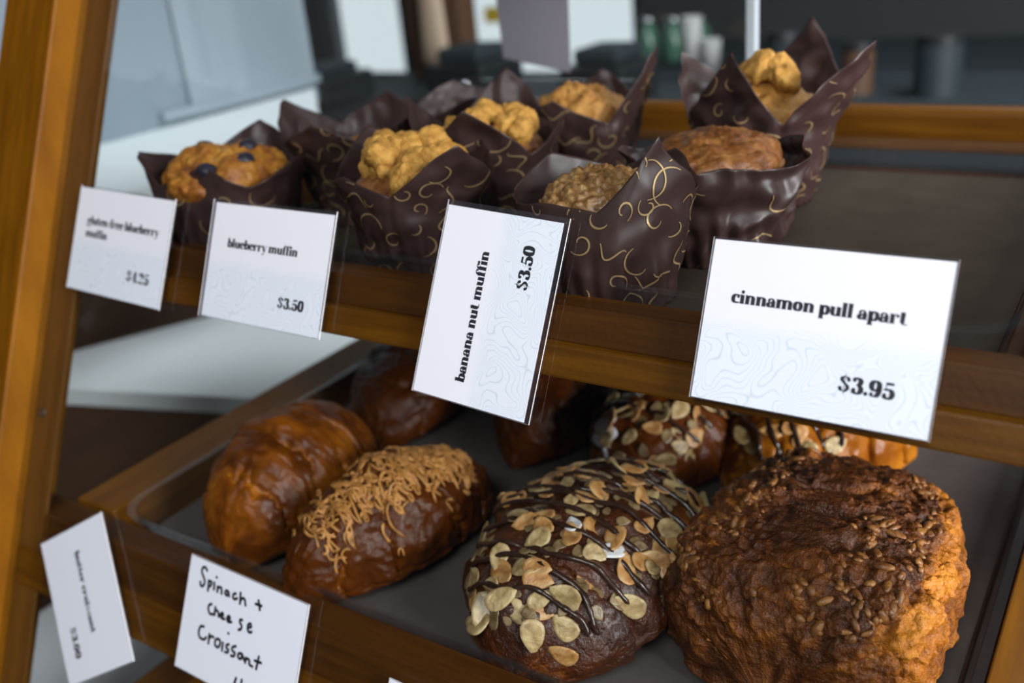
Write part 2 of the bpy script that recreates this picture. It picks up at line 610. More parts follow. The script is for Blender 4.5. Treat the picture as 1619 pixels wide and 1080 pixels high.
def glyph(p, ch):
    st, ba, bl, E = p.stroke, p.bar, p.ball, ell_pts
    if ch == ' ':
        return 46
    if ch == 'o':
        st(E(54, 50, 33, 48, 0, 360)); return 110
    if ch in 'nm':
        st([(30, 0), (30, 97)]); ba(4, 56, 3); ba(4, 30, 97)
        st(E(62, 64, 32, 33, 180, 0) + [(94, 0)]); ba(70, 118, 3)
        if ch == 'm':
            st(E(126, 64, 32, 33, 180, 0) + [(158, 0)]); ba(134, 182, 3); return 188
        return 124
    if ch == 'h':
        st([(30, 0), (30, 150)]); ba(4, 56, 3); ba(4, 30, 147)
        st(E(62, 64, 32, 33, 180, 0) + [(94, 0)]); ba(70, 118, 3); return 124
    if ch == 'u':
        st([(30, 97), (30, 32)] + E(62, 33, 32, 31, 180, 360)); st([(94, 97), (94, 0)])
        ba(4, 30, 97); ba(70, 94, 97); ba(94, 118, 3); return 122
    if ch == 'r':
        st([(30, 0), (30, 97)]); ba(4, 58, 3); ba(4, 30, 97)
        st(E(62, 64, 32, 33, 180, 60), 14); bl(80, 82, 16); return 98
    if ch == 'i':
        st([(30, 0), (30, 97)]); ba(4, 56, 3); ba(4, 30, 97); bl(30, 130, 20); return 60
    if ch == 'l':
        st([(30, 0), (30, 150)]); ba(4, 56, 3); ba(4, 30, 147); return 60
    if ch == 'b':
        st([(30, 3), (30, 150)]); ba(4, 30, 147); st(E(64, 50, 33, 48, 0, 360)); return 114
    if ch == 'p':
        st([(30, -45), (30, 97)]); ba(4, 58, -42); ba(4, 30, 97); st(E(64, 50, 33, 48, 0, 360)); return 114
    if ch == 'a':
        st([(74, 8), (74, 70)]); st(E(49, 68, 25, 29, 0, 165), 14); bl(25, 72, 15); ba(74, 102, 3)
        st([(74, 56)] + E(42, 28, 24, 26, 90, 270) + [(74, 12)]); return 102
    if ch == 'c':
        st(E(54, 50, 34, 48, 45, 318)); bl(78, 74, 16); return 94
    if ch == 'e':
        st(E(54, 50, 34, 48, 0, 318)); ba(30, 90, 52); return 100
    if ch == 'f':
        st([(32, 0), (32, 118)]); st(E(60, 116, 28, 32, 180, 50), 14); bl(78, 130, 14); ba(6, 66, 96); ba(6, 64, 3); return 74
    if ch == 'g':
        st(E(46, 66, 27, 31, 0, 360), 18); st(E(46, -18, 36, 25, 0, 360), 14); st([(26, 40), (20, 22), (36, 8), (70, 4)], 10); bl(86, 88, 12); st(E(74, 80, 14, 16, 180, 80), 5); return 98
    if ch == 't':
        st([(32, 20), (32, 128)]); st(E(56, 22, 24, 20, 180, 320), 16); ba(8, 62, 96); return 78
    if ch == 's':
        st([(78, 72), (68, 92), (48, 97), (28, 88), (26, 70), (48, 54), (70, 40), (74, 22), (54, 4), (30, 6), (16, 26)], 14); return 94
    if ch == 'y':
        st([(22, 97), (60, 4)], 20, 8); st([(96, 97), (54, -22), (36, -42)], 4, 3); bl(28, -32, 14); ba(2, 46, 97); ba(76, 112, 97); return 106
    if ch == '-':
        p.rect(8, 42, 50, 58); return 58
    if ch == '.':
        bl(20, 18, 18); return 42
    if ch == '$':
        st([(88, 104), (76, 134), (52, 141), (28, 128), (26, 104), (50, 82), (78, 62), (84, 34), (58, 6), (30, 10), (14, 40)], 16, 4)
        bl(84, 110, 14); bl(20, 36, 14); p.rect(50, -18, 55, 164); return 112
    if ch == '3':
        st(E(48, 110, 28, 33, 150, -90)); st(E(50, 42, 34, 40, 90, -150)); bl(22, 118, 15); bl(22, 34, 18); return 106
    if ch == '5':
        p.rect(26, 70, 33, 145); p.rect(26, 122, 92, 145); st(E(52, 46, 34, 44, 140, -150)); bl(22, 34, 17); return 106
    if ch == '0':
        st(E(56, 72, 34, 71, 0, 360), 22); return 114
    if ch == '9':
        st(E(52, 98, 33, 45, 0, 360)); st([(85, 98)] + E(50, 70, 36, 67, 10, -120)); bl(24, 24, 16); return 110
    if ch == '4':
        st([(72, 145), (8, 48)], 5, 4); ba(6, 106, 46); st([(76, 0), (76, 145)]); ba(50, 102, 3); return 112
    if ch == '2':
        st(E(50, 108, 32, 35, 170, -40)); st([(76, 86), (16, 8)], 6, 4); bl(26, 112, 17); p.rect(12, 0, 92, 24); return 106
    return 60


def text_geo(s, x, y, width, align='l', rot=0.0, xs=1.0):
    p = Pen()
    adv = 0.0
    V, F = [], []
    for ch in s:
        q = Pen()
        a = glyph(q, ch)
        k = len(V)
        V += [v + np.array([adv, 0]) for v in q.V]
        F += [tuple(i + k for i in f) for f in q.F]
        adv += a
    sc = width / adv
    off = -width if align == 'r' else 0.0
    out = []
    c, s_ = math.cos(rot), math.sin(rot)
    for v in V:
        a, b = v[0] * sc + off, v[1] * sc * xs
        out.append((x + a * c - b * s_, y + a * s_ + b * c, 0.0))
    return out, F


def catmull(pts, n=6):
    pts = [np.array(p, float) for p in pts]
    if len(pts) < 3:
        return pts
    q = [2 * pts[0] - pts[1]] + pts + [2 * pts[-1] - pts[-2]]
    o = []
    for i in range(1, len(q) - 2):
        for k in range(n):
            t = k / n
            o.append(0.5 * (2 * q[i] + (q[i + 1] - q[i - 1]) * t + (2 * q[i - 1] - 5 * q[i] + 4 * q[i + 1] - q[i + 2]) * t * t + (3 * q[i] - q[i - 1] - 3 * q[i + 1] + q[i + 2]) * t ** 3))
    return o + [pts[-1]]


CW, CH = 0.0889, 0.0631
CG = 'price cards stuck on the front glass'


def card(label, cx, cz, rot, texts=(), portrait=False, margins=(0.0012, 0.0012, 0.0012, 0.0012), paper='contour_paper', hand=None, lift=0.0003):
    """a laminated card on the outer face of the front glass; local x right, y up the slope, z outwards.
    The contour pattern and the lettering are laid out on the landscape card, then turned with it."""
    X, U, Nn = Vector((1, 0, 0)), Vector((0, ST, CT)), Vector((0, -CT, ST))
    m = Matrix.Identity(4)
    for i, a in enumerate((X, U, Nn)):
        for r in range(3):
            m[r][i] = a[r]
    m.translation = Vector((cx, gy(cz), cz)) + Nn * lift
    m = m @ Matrix.Rotation(rot + (math.pi / 2 if portrait else 0), 4, 'Z')
    t = thing('price_card', label, 'card', group=CG, mat=m)
    l, r, b, tp = margins
    v, f = box_v(-CW / 2, CW / 2, -CH / 2, CH / 2, 0.00012, 0.00036)
    mesh_obj('paper', v, f, paper, t)
    v, f = box_v(-CW / 2 - l, CW / 2 + r, -CH / 2 - b, CH / 2 + tp, 0.0, 0.0006)
    mesh_obj('lamination', v, f, None, t, mats=['pouch_film', 'pouch_edge'], midx=[1, 1, 1, 1, 0, 0])
    for s, x, y, w, al in texts:
        v, f = text_geo(s, x, y, w, al)
        mesh_obj('lettering', [(a, c, 0.00042) for a, c, _ in v], f, 'ink', t)
    if hand:
        p = Pen()
        for stq in hand:
            q = catmull([(a * 1e-4, c * 1e-4) for a, c in stq])
            p.stroke(q, 0.00080, 0.00080)
            for e in (q[0], q[-1]):
                p.ball(e[0], e[1], 0.00082)
        mesh_obj('handwriting', [(v[0], v[1], 0.00042) for v in p.V], p.F, 'ink', t)
    return t


HAND = [[(-312,267),(-328,279),(-347,271),(-351,251),(-339,233),(-321,213),(-317,193),(-328,173),(-344,175),(-350,190)],[(-287,217),(-282,164)],[(-286,213),(-268,219),(-262,207),(-272,190),(-283,185)],[(-242,220),(-238,185)],[(-231,254),(-230,253)],[(-213,207),(-209,180)],[(-211,197),(-197,209),(-182,207),(-176,180)],[(-127,206),(-143,207),(-150,192),(-137,183),(-127,194),(-125,205),(-117,185)],[(-71,213),(-84,207),(-88,190),(-74,182),(-56,192)],[(-36,228),(-29,172)],[(-29,188),(-16,206),(1,203),(13,177)],[(101,230),(120,187)],[(85,207),(127,210)],[(-238,102),(-255,90),(-256,68),(-239,48),(-216,52)],[(-205,95),(-203,53)],[(-205,70),(-192,82),(-178,75),(-170,55)],[(-156,61),(-138,73),(-147,82),(-158,69),(-146,54),(-124,56)],[(-104,60),(-84,72),(-94,83),(-105,69),(-95,51),(-70,58)],[(6,94),(-8,90),(-7,75),(8,65),(7,45),(-8,36)],[(54,68),(78,81),(68,95),(54,82),(57,58),(71,49),(86,56)],[(-270,-35),(-293,-41),(-303,-71),(-290,-100),(-257,-103),(-240,-86)],[(-219,-61),(-216,-110)],[(-216,-85),(-205,-67),(-184,-65)],[(-149,-62),(-166,-75),(-164,-99),(-144,-107),(-129,-91),(-132,-67),(-149,-62)],[(-109,-70),(-106,-112)],[(-79,-7),(-78,-8)],[(-63,-63),(-79,-74),(-76,-87),(-60,-92),(-63,-107),(-81,-112)],[(-11,-55),(-32,-68),(-31,-85),(-9,-92),(-15,-111),(-34,-115)],[(40,-78),(19,-85),(18,-103),(35,-109),(46,-93),(45,-80),(63,-103)],[(75,-89),(75,-114)],[(75,-100),(89,-88),(103,-94),(108,-113),(130,-116)],[(166,-51),(160,-118)],[(141,-80),(187,-76)],[(29,-216),(26,-249),(90,-243)],[(71,-211),(74,-270)]]

card('white price card reading gluten-free blueberry muffin, next to the wooden corner post', -0.2849, 0.0144, -0.032,
     [('gluten-free blueberry', -0.0338, 0.0095, 0.069, 'l'), ('muffin', -0.0338, 0.0018, 0.0215, 'l'), ('$4.25', 0.0325, -0.0196, 0.021, 'r')], margins=(0.0004, 0.001, 0.0004, 0.0012))
card('white price card reading blueberry muffin in black letters', -0.1597, 0.0147, -0.0045,
     [('blueberry muffin', -0.0312, 0.0078, 0.0535, 'l'), ('$3.50', 0.0320, -0.0200, 0.0192, 'r')], margins=(0.0022, 0.0012, 0.0006, 0.0018))
card('white price card hung sideways with banana nut muffin written upwards', -0.0163, 0.0108, -0.0590,
     [('banana nut muffin', -0.0348, 0.0037, 0.0610, 'l'), ('$3.50', 0.0123, -0.0199, 0.0200, 'l')], portrait=True, margins=(0.0004, 0.0024, 0.0028, 0.0006))
card('white price card reading cinnamon pull apart in bold black letters', 0.1319, 0.0203, -0.0008,
     [('cinnamon pull apart', -0.0342, 0.0075, 0.0655, 'l'), ('$3.95', 0.0312, -0.0197, 0.0200, 'r')], margins=(0.0007, 0.0006, 0.0004, 0.0009))
card('small white card hung crooked at the lower left with text running downwards', -0.2720, -0.1789, math.radians(31.8) - math.pi,
     [('butter croissant', -0.0300, -0.0010, 0.0500, 'l'), ('$3.00', 0.0120, -0.0205, 0.0190, 'l')], portrait=True, margins=(0.0004, 0.0004, 0.0004, 0.0004), paper='plain_paper')
card('white card with handwritten words spinach + cheese croissant', -0.1414, -0.1623, -0.0266, hand=HAND, paper='plain_paper', margins=(0.0003, 0.0006, 0.0003, 0.0006))
card('white card of which only a corner shows at the bottom edge of the picture', 0.0046, -0.1810, -0.02, paper='plain_paper', margins=(0.0003, 0.0004, 0.0003, 0.0004))

# ------------------------------------------------------------------ croissants
PALE, GOLD, BROWN, DARK = (0.40, 0.135, 0.008), (0.220, 0.060, 0.0022), (0.092, 0.021, 0.0010), (0.032, 0.0075, 0.0010)
noise_mat('glazed_crust', [(0.25, PALE), (0.43, GOLD), (0.62, BROWN), (0.90, DARK)], (55, 55, 55), 4, 0.34, 0.5, 260, spec=0.26, attr='bake', attr_mix=0.72, bump_dist=0.0012)
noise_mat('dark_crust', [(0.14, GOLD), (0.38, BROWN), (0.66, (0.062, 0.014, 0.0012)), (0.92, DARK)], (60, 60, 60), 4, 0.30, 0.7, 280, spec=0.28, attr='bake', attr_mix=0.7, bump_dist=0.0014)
noise_mat('syrup_crust', [(0.15, (0.20, 0.055, 0.005)), (0.36, (0.085, 0.020, 0.003)), (0.60, (0.036, 0.010, 0.004)), (0.9, (0.02, 0.007, 0.004))], (90, 90, 90), 4, 0.24, 1.0, 380, coat=0.15, attr='bake', attr_mix=0.6, bump_dist=0.0018)
noise_mat('cheese_crust', [(0.10, (0.62, 0.235, 0.024)), (0.28, (0.36, 0.115, 0.008)), (0.45, (0.150, 0.042, 0.0045)), (0.62, (0.066, 0.018, 0.0035)), (0.85, (0.025, 0.008, 0.003))], (150, 150, 150), 5, 0.36, 1.0, 420, coat=0.06, spec=0.30, attr='bake', attr_mix=0.60, bump_dist=0.0020)
noise_mat('melted_cheese', [(0.3, (0.22, 0.085, 0.015)), (0.55, (0.42, 0.18, 0.040)), (0.75, (0.58, 0.29, 0.09))], (160, 160, 160), 3, 0.42, 0.3, 500)
noise_mat('almond_skin', [(0.30, (0.17, 0.10, 0.040)), (0.46, (0.35, 0.235, 0.10)), (0.70, (0.56, 0.42, 0.215))], (2.6, 2.6, 2.6), 4, 0.34, 0.4, 9, coat=0.15)
noise_mat('toasted_almond', [(0.30, (0.20, 0.075, 0.018)), (0.48, (0.44, 0.21, 0.065)), (0.72, (0.56, 0.36, 0.16))], (2.6, 2.6, 2.6), 4, 0.34, 0.4, 9, coat=0.15)
noise_mat('sugared_almond', [(0.35, (0.50, 0.36, 0.18)), (0.5, (0.70, 0.68, 0.68)), (0.7, (0.72, 0.72, 0.76))], (3.0, 3.0, 3.0), 5, 0.7, 0.4, 14)
noise_mat('glazed_flakes', [(0.3, (0.08, 0.045, 0.018)), (0.5, (0.20, 0.13, 0.06)), (0.72, (0.34, 0.25, 0.13))], (120, 120, 120), 4, 0.3, 0.3, 500, coat=0.2)
noise_mat('chocolate', [(0.3, (0.020, 0.009, 0.006)), (0.7, (0.045, 0.020, 0.012))], (90, 90, 90), 3, 0.25, 0.2, 400, coat=0.2)
noise_mat('icing_sugar', [(0.35, (0.45, 0.42, 0.45)), (0.65, (0.75, 0.75, 0.80))], (300, 300, 300), 4, 0.85, 0.6, 1200)


def grid_faces(nu, nv, wrap=True):
    F = []
    for i in range(nu - 1):
        for j in range(nv if wrap else nv - 1):
            k = (j + 1) % nv
            F.append((i * nv + j, i * nv + k, (i + 1) * nv + k, (i + 1) * nv + j))
    return F


def grid_normals(P, wrap=True):
    du = np.gradient(P, axis=0)
    if wrap:
        dv = np.roll(P, -1, 1) - np.roll(P, 1, 1)
    else:
        dv = np.gradient(P, axis=1)
    n = np.cross(dv, du)
    return n / (np.linalg.norm(n, axis=-1)[..., None] + 1e-12)


class Loaf:
    """Surface of a rolled pastry lying along local y: s in [-1, 1] along, phi around (pi/2 = top)."""

    def __init__(q, L, Wd, H, seed, bands=3.2, step=0.10, pillow=0.10, pw=2.4, pe=0.55, bend=0.0, slant=0.35, lump=0.05, crease=0.0,
                 wr=0.02, wf=(5, 5, 5), box=1.0, crust=0.0, crust_f=150, nu=200, nv=180, taper=0.0, tilt=0.0):
        q.nu, q.nv, q.L, q.W, q.H = nu, nv, L, Wd, H
        s = np.linspace(-1, 1, nu)[:, None] * np.ones((1, nv))
        ph = np.linspace(0, 2 * np.pi, nv, endpoint=False)[None, :] * np.ones((nu, 1))
        off = seed * 13.7
        prof = np.clip(1 - np.abs(s) ** pw, 0, 1) ** pe * (1 + taper * s)
        prof = np.maximum(prof, 0.012)
        cx, cz = np.cos(ph), np.sin(ph)
        sg = lambda v, k: np.sign(v) * np.abs(v) ** k
        X0 = np.stack([cx * 1.2, s * L / Wd * 1.2, cz * 1.2], -1)
        wob = fbm(X0 * 1.3 + off, 3)
        bq = np.abs(s) * bands + slant * (0.5 - 0.5 * cx) + 0.30 * wob + 0.3
        fr = bq - np.floor(bq)
        lay = np.floor(bq)
        r = 1 - step * lay / bands + pillow * (np.sqrt(np.clip(1 - fr, 0, 1)) * sstep(0, 0.16, fr) - 0.6)
        r = r * (1 + lump * fbm(X0 * 1.6 + off + 5, 3))
        if crease:
            r = r - crease * np.exp(-((cz - 0.55 + 0.25 * fbm(X0 + off + 9, 2)) / 0.10) ** 2) * (cx > 0)
        Y = s * L / 2
        x = Wd / 2 * prof * r * sg(cx, box)
        mid = H * 0.36 * prof ** 0.45
        up = mid + H * 0.64 * r * prof ** 0.85 * sg(np.maximum(cz, 0), box)
        z = np.where(cz > 0, up, mid * (1 - sg(np.maximum(-cz, 0), 0.6)))
        x = x + bend * s * s
        P = np.stack([x, Y, z + tilt * s], -1)
        nrm = grid_normals(P)
        q.sgn = 1.0 if (nrm[nu // 2, nv // 4, 2] > 0) else -1.0
        nrm = nrm * q.sgn
        wv = fbm(np.stack([x / Wd * wf[0], Y / Wd * wf[1], z / Wd * wf[2]], -1) + off + 31, 4, 0.55)
        d = wr * Wd * wv * 0.5
        rdg = (1 - np.abs(perlin(np.stack([x / Wd * wf[0], Y / Wd * wf[1], z / Wd * wf[2]], -1) * 1.7 + off)) * 2)
        d = d + wr * Wd * 0.35 * rdg
        q.cr = 0 * s
        if crust:
            top = sstep(-0.15, 0.35, cz + 0.35 * fbm(X0 * 1.5 + off + 3, 2)) if crust > 0 else 1
            w1 = 1 - worley(P * crust_f + off)
            w2 = 1 - worley(P * crust_f * 2.1 + off + 7)
            q.cr = top * (0.7 * w1 + 0.3 * w2)
            d = d + abs(crust) * top * (0.7 * w1 + 0.35 * w2 - 0.5)
        edge = np.exp(-(fr / 0.10) ** 2)
        low = sstep(0.1, -0.5, cz)
        q.bake = np.clip(0.62 - 0.42 * edge - 0.10 * fr + 0.25 * wob - 0.18 * low - 0.12 * wv + 0.0, 0, 1)
        q.topness = cz
        P = P + nrm * d[..., None]
        P[..., 2] = np.maximum(P[..., 2], 0.0004)
        q.P, q.fr, q.lay, q.cx = P, fr, lay, cx
        q.Nn = grid_normals(P) * q.sgn

    def at(q, s, ph):
        u = np.clip((s + 1) / 2 * (q.nu - 1), 0, q.nu - 1.001)
        v = (ph / (2 * np.pi) * q.nv) % q.nv
        i, j = int(u), int(v) % q.nv
        a, b = u - i, v - int(v)
        k = (j + 1) % q.nv
        p = (q.P[i, j] * (1 - b) + q.P[i, k] * b) * (1 - a) + (q.P[i + 1, j] * (1 - b) + q.P[i + 1, k] * b) * a
        # a smoothed normal
        n = q.Nn[max(i - 4, 0):i + 5, [(j + d) % q.nv for d in range(-4, 5)]].reshape(-1, 3).mean(0)
        return p, n / np.linalg.norm(n)

    def build(q, name, mat, parent):
        F = grid_faces(q.nu, q.nv)
        if q.sgn < 0:
            pass
        nu, nv = q.nu, q.nv
        F.append(tuple(range(nv)))
        F.append(tuple((nu - 1) * nv + k for k in reversed(range(nv))))
        o = mesh_obj(name, q.P.reshape(-1, 3), F, mat, parent, True, q.bake)
        return o


def almond_mesh(seed):
    """a flaked almond: a thin teardrop disc, slightly cupped"""
    rg = np.random.RandomState(seed)
    n = 18
    V = []
    a = np.linspace(0, 2 * np.pi, n, endpoint=False)
    px = np.cos(a) * 0.5 * (1 + 0.10 * rg.normal(size=n) * 0.5)
    py = np.sin(a) * (0.30 + 0.07 * rg.rand()) * (1 - 0.30 * np.cos(a))
    cup = 0.06 + 0.10 * rg.rand()
    for zz, k in ((-0.028, 0.96), (0.0, 1.0), (0.028, 0.96), (0.038, 0.72)):
        for x, y in zip(px * k, py * k):
            V.append((x, y, zz + cup * (x * x * 1.6 + y * y) + 0.02 * math.sin(7 * x + seed)))
    V.append((0, 0, 0.040))
    V.append((0, 0, -0.032))
    F = []
    for i in range(3):
        for k in range(n):
            F.append((i * n + k, i * n + (k + 1) % n, (i + 1) * n + (k + 1) % n, (i + 1) * n + k))
    F += [(3 * n + k, 3 * n + (k + 1) % n, 4 * n) for k in range(n)]
    F += [((k + 1) % n, k, 4 * n + 1) for k in range(n)]
    return V, F


ALM = {}


def almond(loaf, parent, s, ph, size, yaw, tilt, kind, seed):
    key = (kind, seed % 5)
    if key not in ALM:
        o = mesh_obj('almond_slice', *almond_mesh(seed % 5), kind, None, True)
        ALM[key] = o
    else:
        o = ALM[key].copy()
        COL.objects.link(o)
    p, n = loaf.at(s, ph)
    n = Vector(n)
    t = Vector((math.cos(yaw), math.sin(yaw), 0))
    t = (t - n * t.dot(n)).normalized()
    b = n.cross(t)
    m = Matrix((( t.x, b.x, n.x, 0), (t.y, b.y, n.y, 0), (t.z, b.z, n.z, 0), (0, 0, 0, 1)))
    m = Matrix.Translation(Vector(p) + n * (0.0003 + abs(math.sin(tilt)) * size * 0.22)) @ m @ Matrix.Rotation(tilt, 4, 'X') @ Matrix.Scale(size, 4)
    o.parent = parent
    o.matrix_local = m
    return o


def drizzle(loaf, parent, lines, r=0.0015, seed=0):
    pieces = []
    rg = np.random.RandomState(seed)
    for s0, s1, p0, p1 in lines:
        path = []
        k1, k2 = rg.rand() * 6, rg.rand() * 6
        for i in range(46):
            t = i / 45
            s = s0 + (s1 - s0) * t + 0.03 * math.sin(5 * t + k1) + 0.012 * math.sin(17 * t + k2)
            p, n = loaf.at(max(-0.97, min(0.97, s)), p0 + (p1 - p0) * t)
            path.append(p + n * 0.0014)
        path = np.array(path)
        for _ in range(2):
            path[1:-1] = (path[:-2] + path[1:-1] * 2 + path[2:]) / 4
        rr = r * (0.75 + 0.45 * rg.rand(46))
        rr[0] = rr[-1] = r * 0.3
        pieces.append(tube(path, rr, 7))
    return mesh_obj('chocolate_drizzle', *join(pieces), 'chocolate', parent, True)


noise_mat('browned_cheese', [(0.3, (0.085, 0.028, 0.007)), (0.5, (0.20, 0.075, 0.016)), (0.75, (0.36, 0.16, 0.04))], (190, 190, 190), 3, 0.42, 0.4, 600)


def ico(sub=3):
    import bmesh
    bm = bmesh.new()
    bmesh.ops.create_icosphere(bm, subdivisions=sub, radius=1.0)
    V = np.array([v.co[:] for v in bm.verts])
    F = [tuple(v.index for v in f.verts) for f in bm.faces]
    bm.free()
    return V, F


ICO2, ICO3 = ico(2), ico(4)
CRG = 'croissants in the lower tray'
ZL = -0.1604


def cr(name, label, x, y, rz):
    return thing(name, label, 'croissant', (x, y, ZL), rz, CRG)


# plain glazed croissant, front left
t = cr('croissant', 'plain round glazed croissant, front row, behind the handwritten card', -0.194, 0.025, 0.10)
Loaf(0.134, 0.090, 0.070, 3, bands=2.4, step=0.16, pillow=0.12, slant=0.25, lump=0.05, wr=0.020, wf=(4, 9, 4), pw=2.5).build('crust', 'glazed_crust', t)

# spinach and cheese croissant with browned shreds
t = cr('croissant', 'dark croissant topped with browned cheese shreds beside the plain one', -0.110, 0.019, -0.28)
lf = Loaf(0.142, 0.073, 0.060, 5, bands=2.6, step=0.18, pillow=0.15, slant=0.3, lump=0.08, wr=0.030, wf=(6, 4, 6), pw=2.2)
lf.build('crust', 'dark_crust', t)


def shreds(loaf, parent, count, seed, smin=-0.75, smax=0.7):
    rg = np.random.RandomState(seed)
    pieces = []
    for _ in range(count):
        s, ph = rg.uniform(smin, smax), np.pi / 2 + rg.normal() * 0.40 - 0.18
        a = rg.rand() * 6.28
        ln = rg.uniform(0.05, 0.17)
        path = []
        cv = rg.normal() * 2.2
        n_ = 9
        for i in range(n_):
            t = i / (n_ - 1) - 0.5
            aa = a + cv * t
            p, n = loaf.at(max(-0.95, min(0.95, s + ln * t * math.cos(aa) * 1.1)), ph + ln * t * math.sin(aa) * 5)
            path.append(p + n * (0.0006 + 0.0012 * rg.rand() * (1 if 0 < i < n_ - 1 else 0)))
        path = np.array(path)
        path[1:-1] = (path[:-2] + path[1:-1] * 2 + path[2:]) / 4
        r = rg.uniform(0.0006, 0.0011)
        pieces.append(tube(path, r * np.array([0.5] + [1] * (n_ - 2) + [0.5]), 6))
    o = mesh_obj('cheese_shreds', *join(pieces), 'melted_cheese', parent, True)
    o['kind'] = 'stuff'
    return o


shreds(lf, t, 330, 4)

# chocolate almond croissant, front
AL = ['almond_skin', 'toasted_almond', 'almond_skin', 'sugared_almond', 'toasted_almond', 'almond_skin']


def almond_croissant(label, x, y, rz, L, Wd, H, seed, n, lines, smin=-0.93, smax=0.88, spread=1.2, size=(0.0105, 0.0175), bake=0.0, mat='syrup_crust', flakes=0, patch=False, **kw):
    t = cr('almond_croissant', label, x, y, rz)
    args = dict(bands=3.0, step=0.16, pillow=0.12, slant=0.3, lump=0.06, wr=0.022, wf=(5, 5, 5), pw=3.2, pe=0.5)
    args.update(kw)
    lf = Loaf(L, Wd, H, seed, **args)
    lf.bake = np.clip(lf.bake + bake, 0, 1)
    if patch:   # bare, paler dough at the rear right and along the low left edge
        sy = lf.P[..., 1] / L * 2
        lf.bake = np.clip(lf.bake - 0.6 * sstep(0.45, 0.85, lf.cx) * sstep(0.0, 0.35, sy) - 0.5 * sstep(-0.70, -0.95, lf.cx) * sstep(0.35, 0.0, lf.topness), 0, 1)
    lf.build('crust', mat, t)
    rg = np.random.RandomState(seed + 50)
    got = []
    tries = 0
    while len(got) < n and tries < 9000:
        tries += 1
        s, ph = rg.uniform(smin, smax), np.pi / 2 + rg.uniform(-spread, spread)
        p, _ = lf.at(s, ph)
        sz = rg.uniform(*size)
        if any(np.linalg.norm(p - g) < 0.0050 + 0.2 * sz * (len(got) < n * 0.4) for g in got):
            continue
        got.append(p)
        kd = AL[rg.randint(len(AL))]
        if kd == 'sugared_almond' and rg.rand() < 0.9:
            kd = 'toasted_almond'
        almond(lf, t, s, ph, sz, rg.uniform(0, 6.28), rg.normal() * 0.34, kd, rg.randint(5))
    if flakes:
        V, F = almond_mesh(1)
        V = np.array(V)
        pieces = []
        for _ in range(flakes):
            p, nn = lf.at(rg.uniform(smin, smax), np.pi / 2 + rg.uniform(-spread, spread) + 0.15)
            t1 = np.cross(nn, rg.normal(size=3))
            t1 /= np.linalg.norm(t1)
            t2 = np.cross(nn, t1)
            n2 = nn + 0.35 * rg.normal() * t1
            sz = rg.uniform(0.005, 0.010)
            pieces.append((p + sz * (V[:, :1] * t1 + V[:, 1:2] * t2 + V[:, 2:] * n2) + nn * 0.0002, F))
        fo = mesh_obj('almond_flakes', *join(pieces), 'glazed_flakes', t, True)
        fo['kind'] = 'stuff'
    if lines:
        drizzle(lf, t, lines, seed=seed)
    return t, lf


rg = np.random.RandomState(2)
DL = [(-0.80 + 0.15 * i + rg.normal() * 0.03, -0.72 + 0.15 * i + rg.normal() * 0.05, 0.35 + 0.2 * rg.rand(), 2.75 - 0.2 * rg.rand()) for i in range(11)]
almond_croissant('front chocolate croissant covered in sliced almonds and dark drizzle', 0.009, 0.036, 0.03, 0.156, 0.113, 0.060, 11, 99, DL, flakes=150, patch=True)

# cheese crusted croissant, front right
t = cr('croissant', 'big square croissant with rough browned cheese crust at the right', 0.1195, 0.077, 0.0)
lf = Loaf(0.160, 0.124, 0.065, 21, bands=2.2, step=0.14, pillow=0.10, slant=0.5, lump=0.06, wr=0.036, wf=(8, 8, 8), pw=5.5, pe=0.36, box=0.62, taper=-0.13, crust=0.0030, crust_f=260, nu=360, nv=380, crease=0.06)
side = sstep(0.62, 0.86, lf.cx + 0.10 * fbm(lf.P * 60, 3))
lf.bake = np.clip(lf.bake + 0.26 - 0.42 * lf.cr + 0.10 * fbm(lf.P * 45 + 3, 3) - 0.40 * side, 0, 1)
lf.build('crust', 'cheese_crust', t)


def granules(loaf, parent, count, seed):
    rg = np.random.RandomState(seed)
    V0, F0 = ICO2
    pieces = []
    while len(pieces) < count:
        s, ph = rg.uniform(-0.93, 0.93), np.pi / 2 + rg.uniform(-0.75, 1.0)
        if perlin(np.array([s * 3, ph * 3, 0.5 + seed])) < -0.12 * rg.rand():
            continue
        p, n = loaf.at(s, ph)
        r = rg.uniform(0.0009, 0.0021)
        t1 = np.cross(n, rg.normal(size=3))
        t1 /= np.linalg.norm(t1)
        t2 = np.cross(n, t1)
        q = V0 * (1 + 0.25 * perlin(V0 * 1.5 + len(pieces)))[:, None] * r
        el = rg.uniform(1.0, 2.4)
        pieces.append((p + (q[:, :1] * el) * t1 + q[:, 1:2] * t2 + q[:, 2:] * 0.75 * n, F0))
    o = mesh_obj('cheese_granules', *join(pieces), 'browned_cheese', parent, True)
    o['kind'] = 'stuff'
    return o


granules(lf, t, 300, 6)

# back row
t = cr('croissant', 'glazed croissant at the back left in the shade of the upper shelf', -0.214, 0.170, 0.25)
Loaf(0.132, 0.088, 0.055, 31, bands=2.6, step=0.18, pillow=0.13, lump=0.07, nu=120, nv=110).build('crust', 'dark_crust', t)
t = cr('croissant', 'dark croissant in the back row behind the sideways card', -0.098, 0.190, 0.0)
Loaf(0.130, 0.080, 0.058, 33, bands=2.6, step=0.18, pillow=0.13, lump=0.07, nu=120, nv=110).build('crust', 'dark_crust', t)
t2, lf2 = almond_croissant('almond croissant with a sugar dusted tip, directly behind the front almond one', -0.012, 0.172, 0.05, 0.110, 0.086, 0.058, 35, 50, [(-0.5, -0.4, 0.5, 2.6), (-0.2, -0.1, 0.5, 2.6), (0.1, 0.15, 0.5, 2.6)], nu=120, nv=110, size=(0.011, 0.017), mat='dark_crust', bake=-0.15, flakes=60)


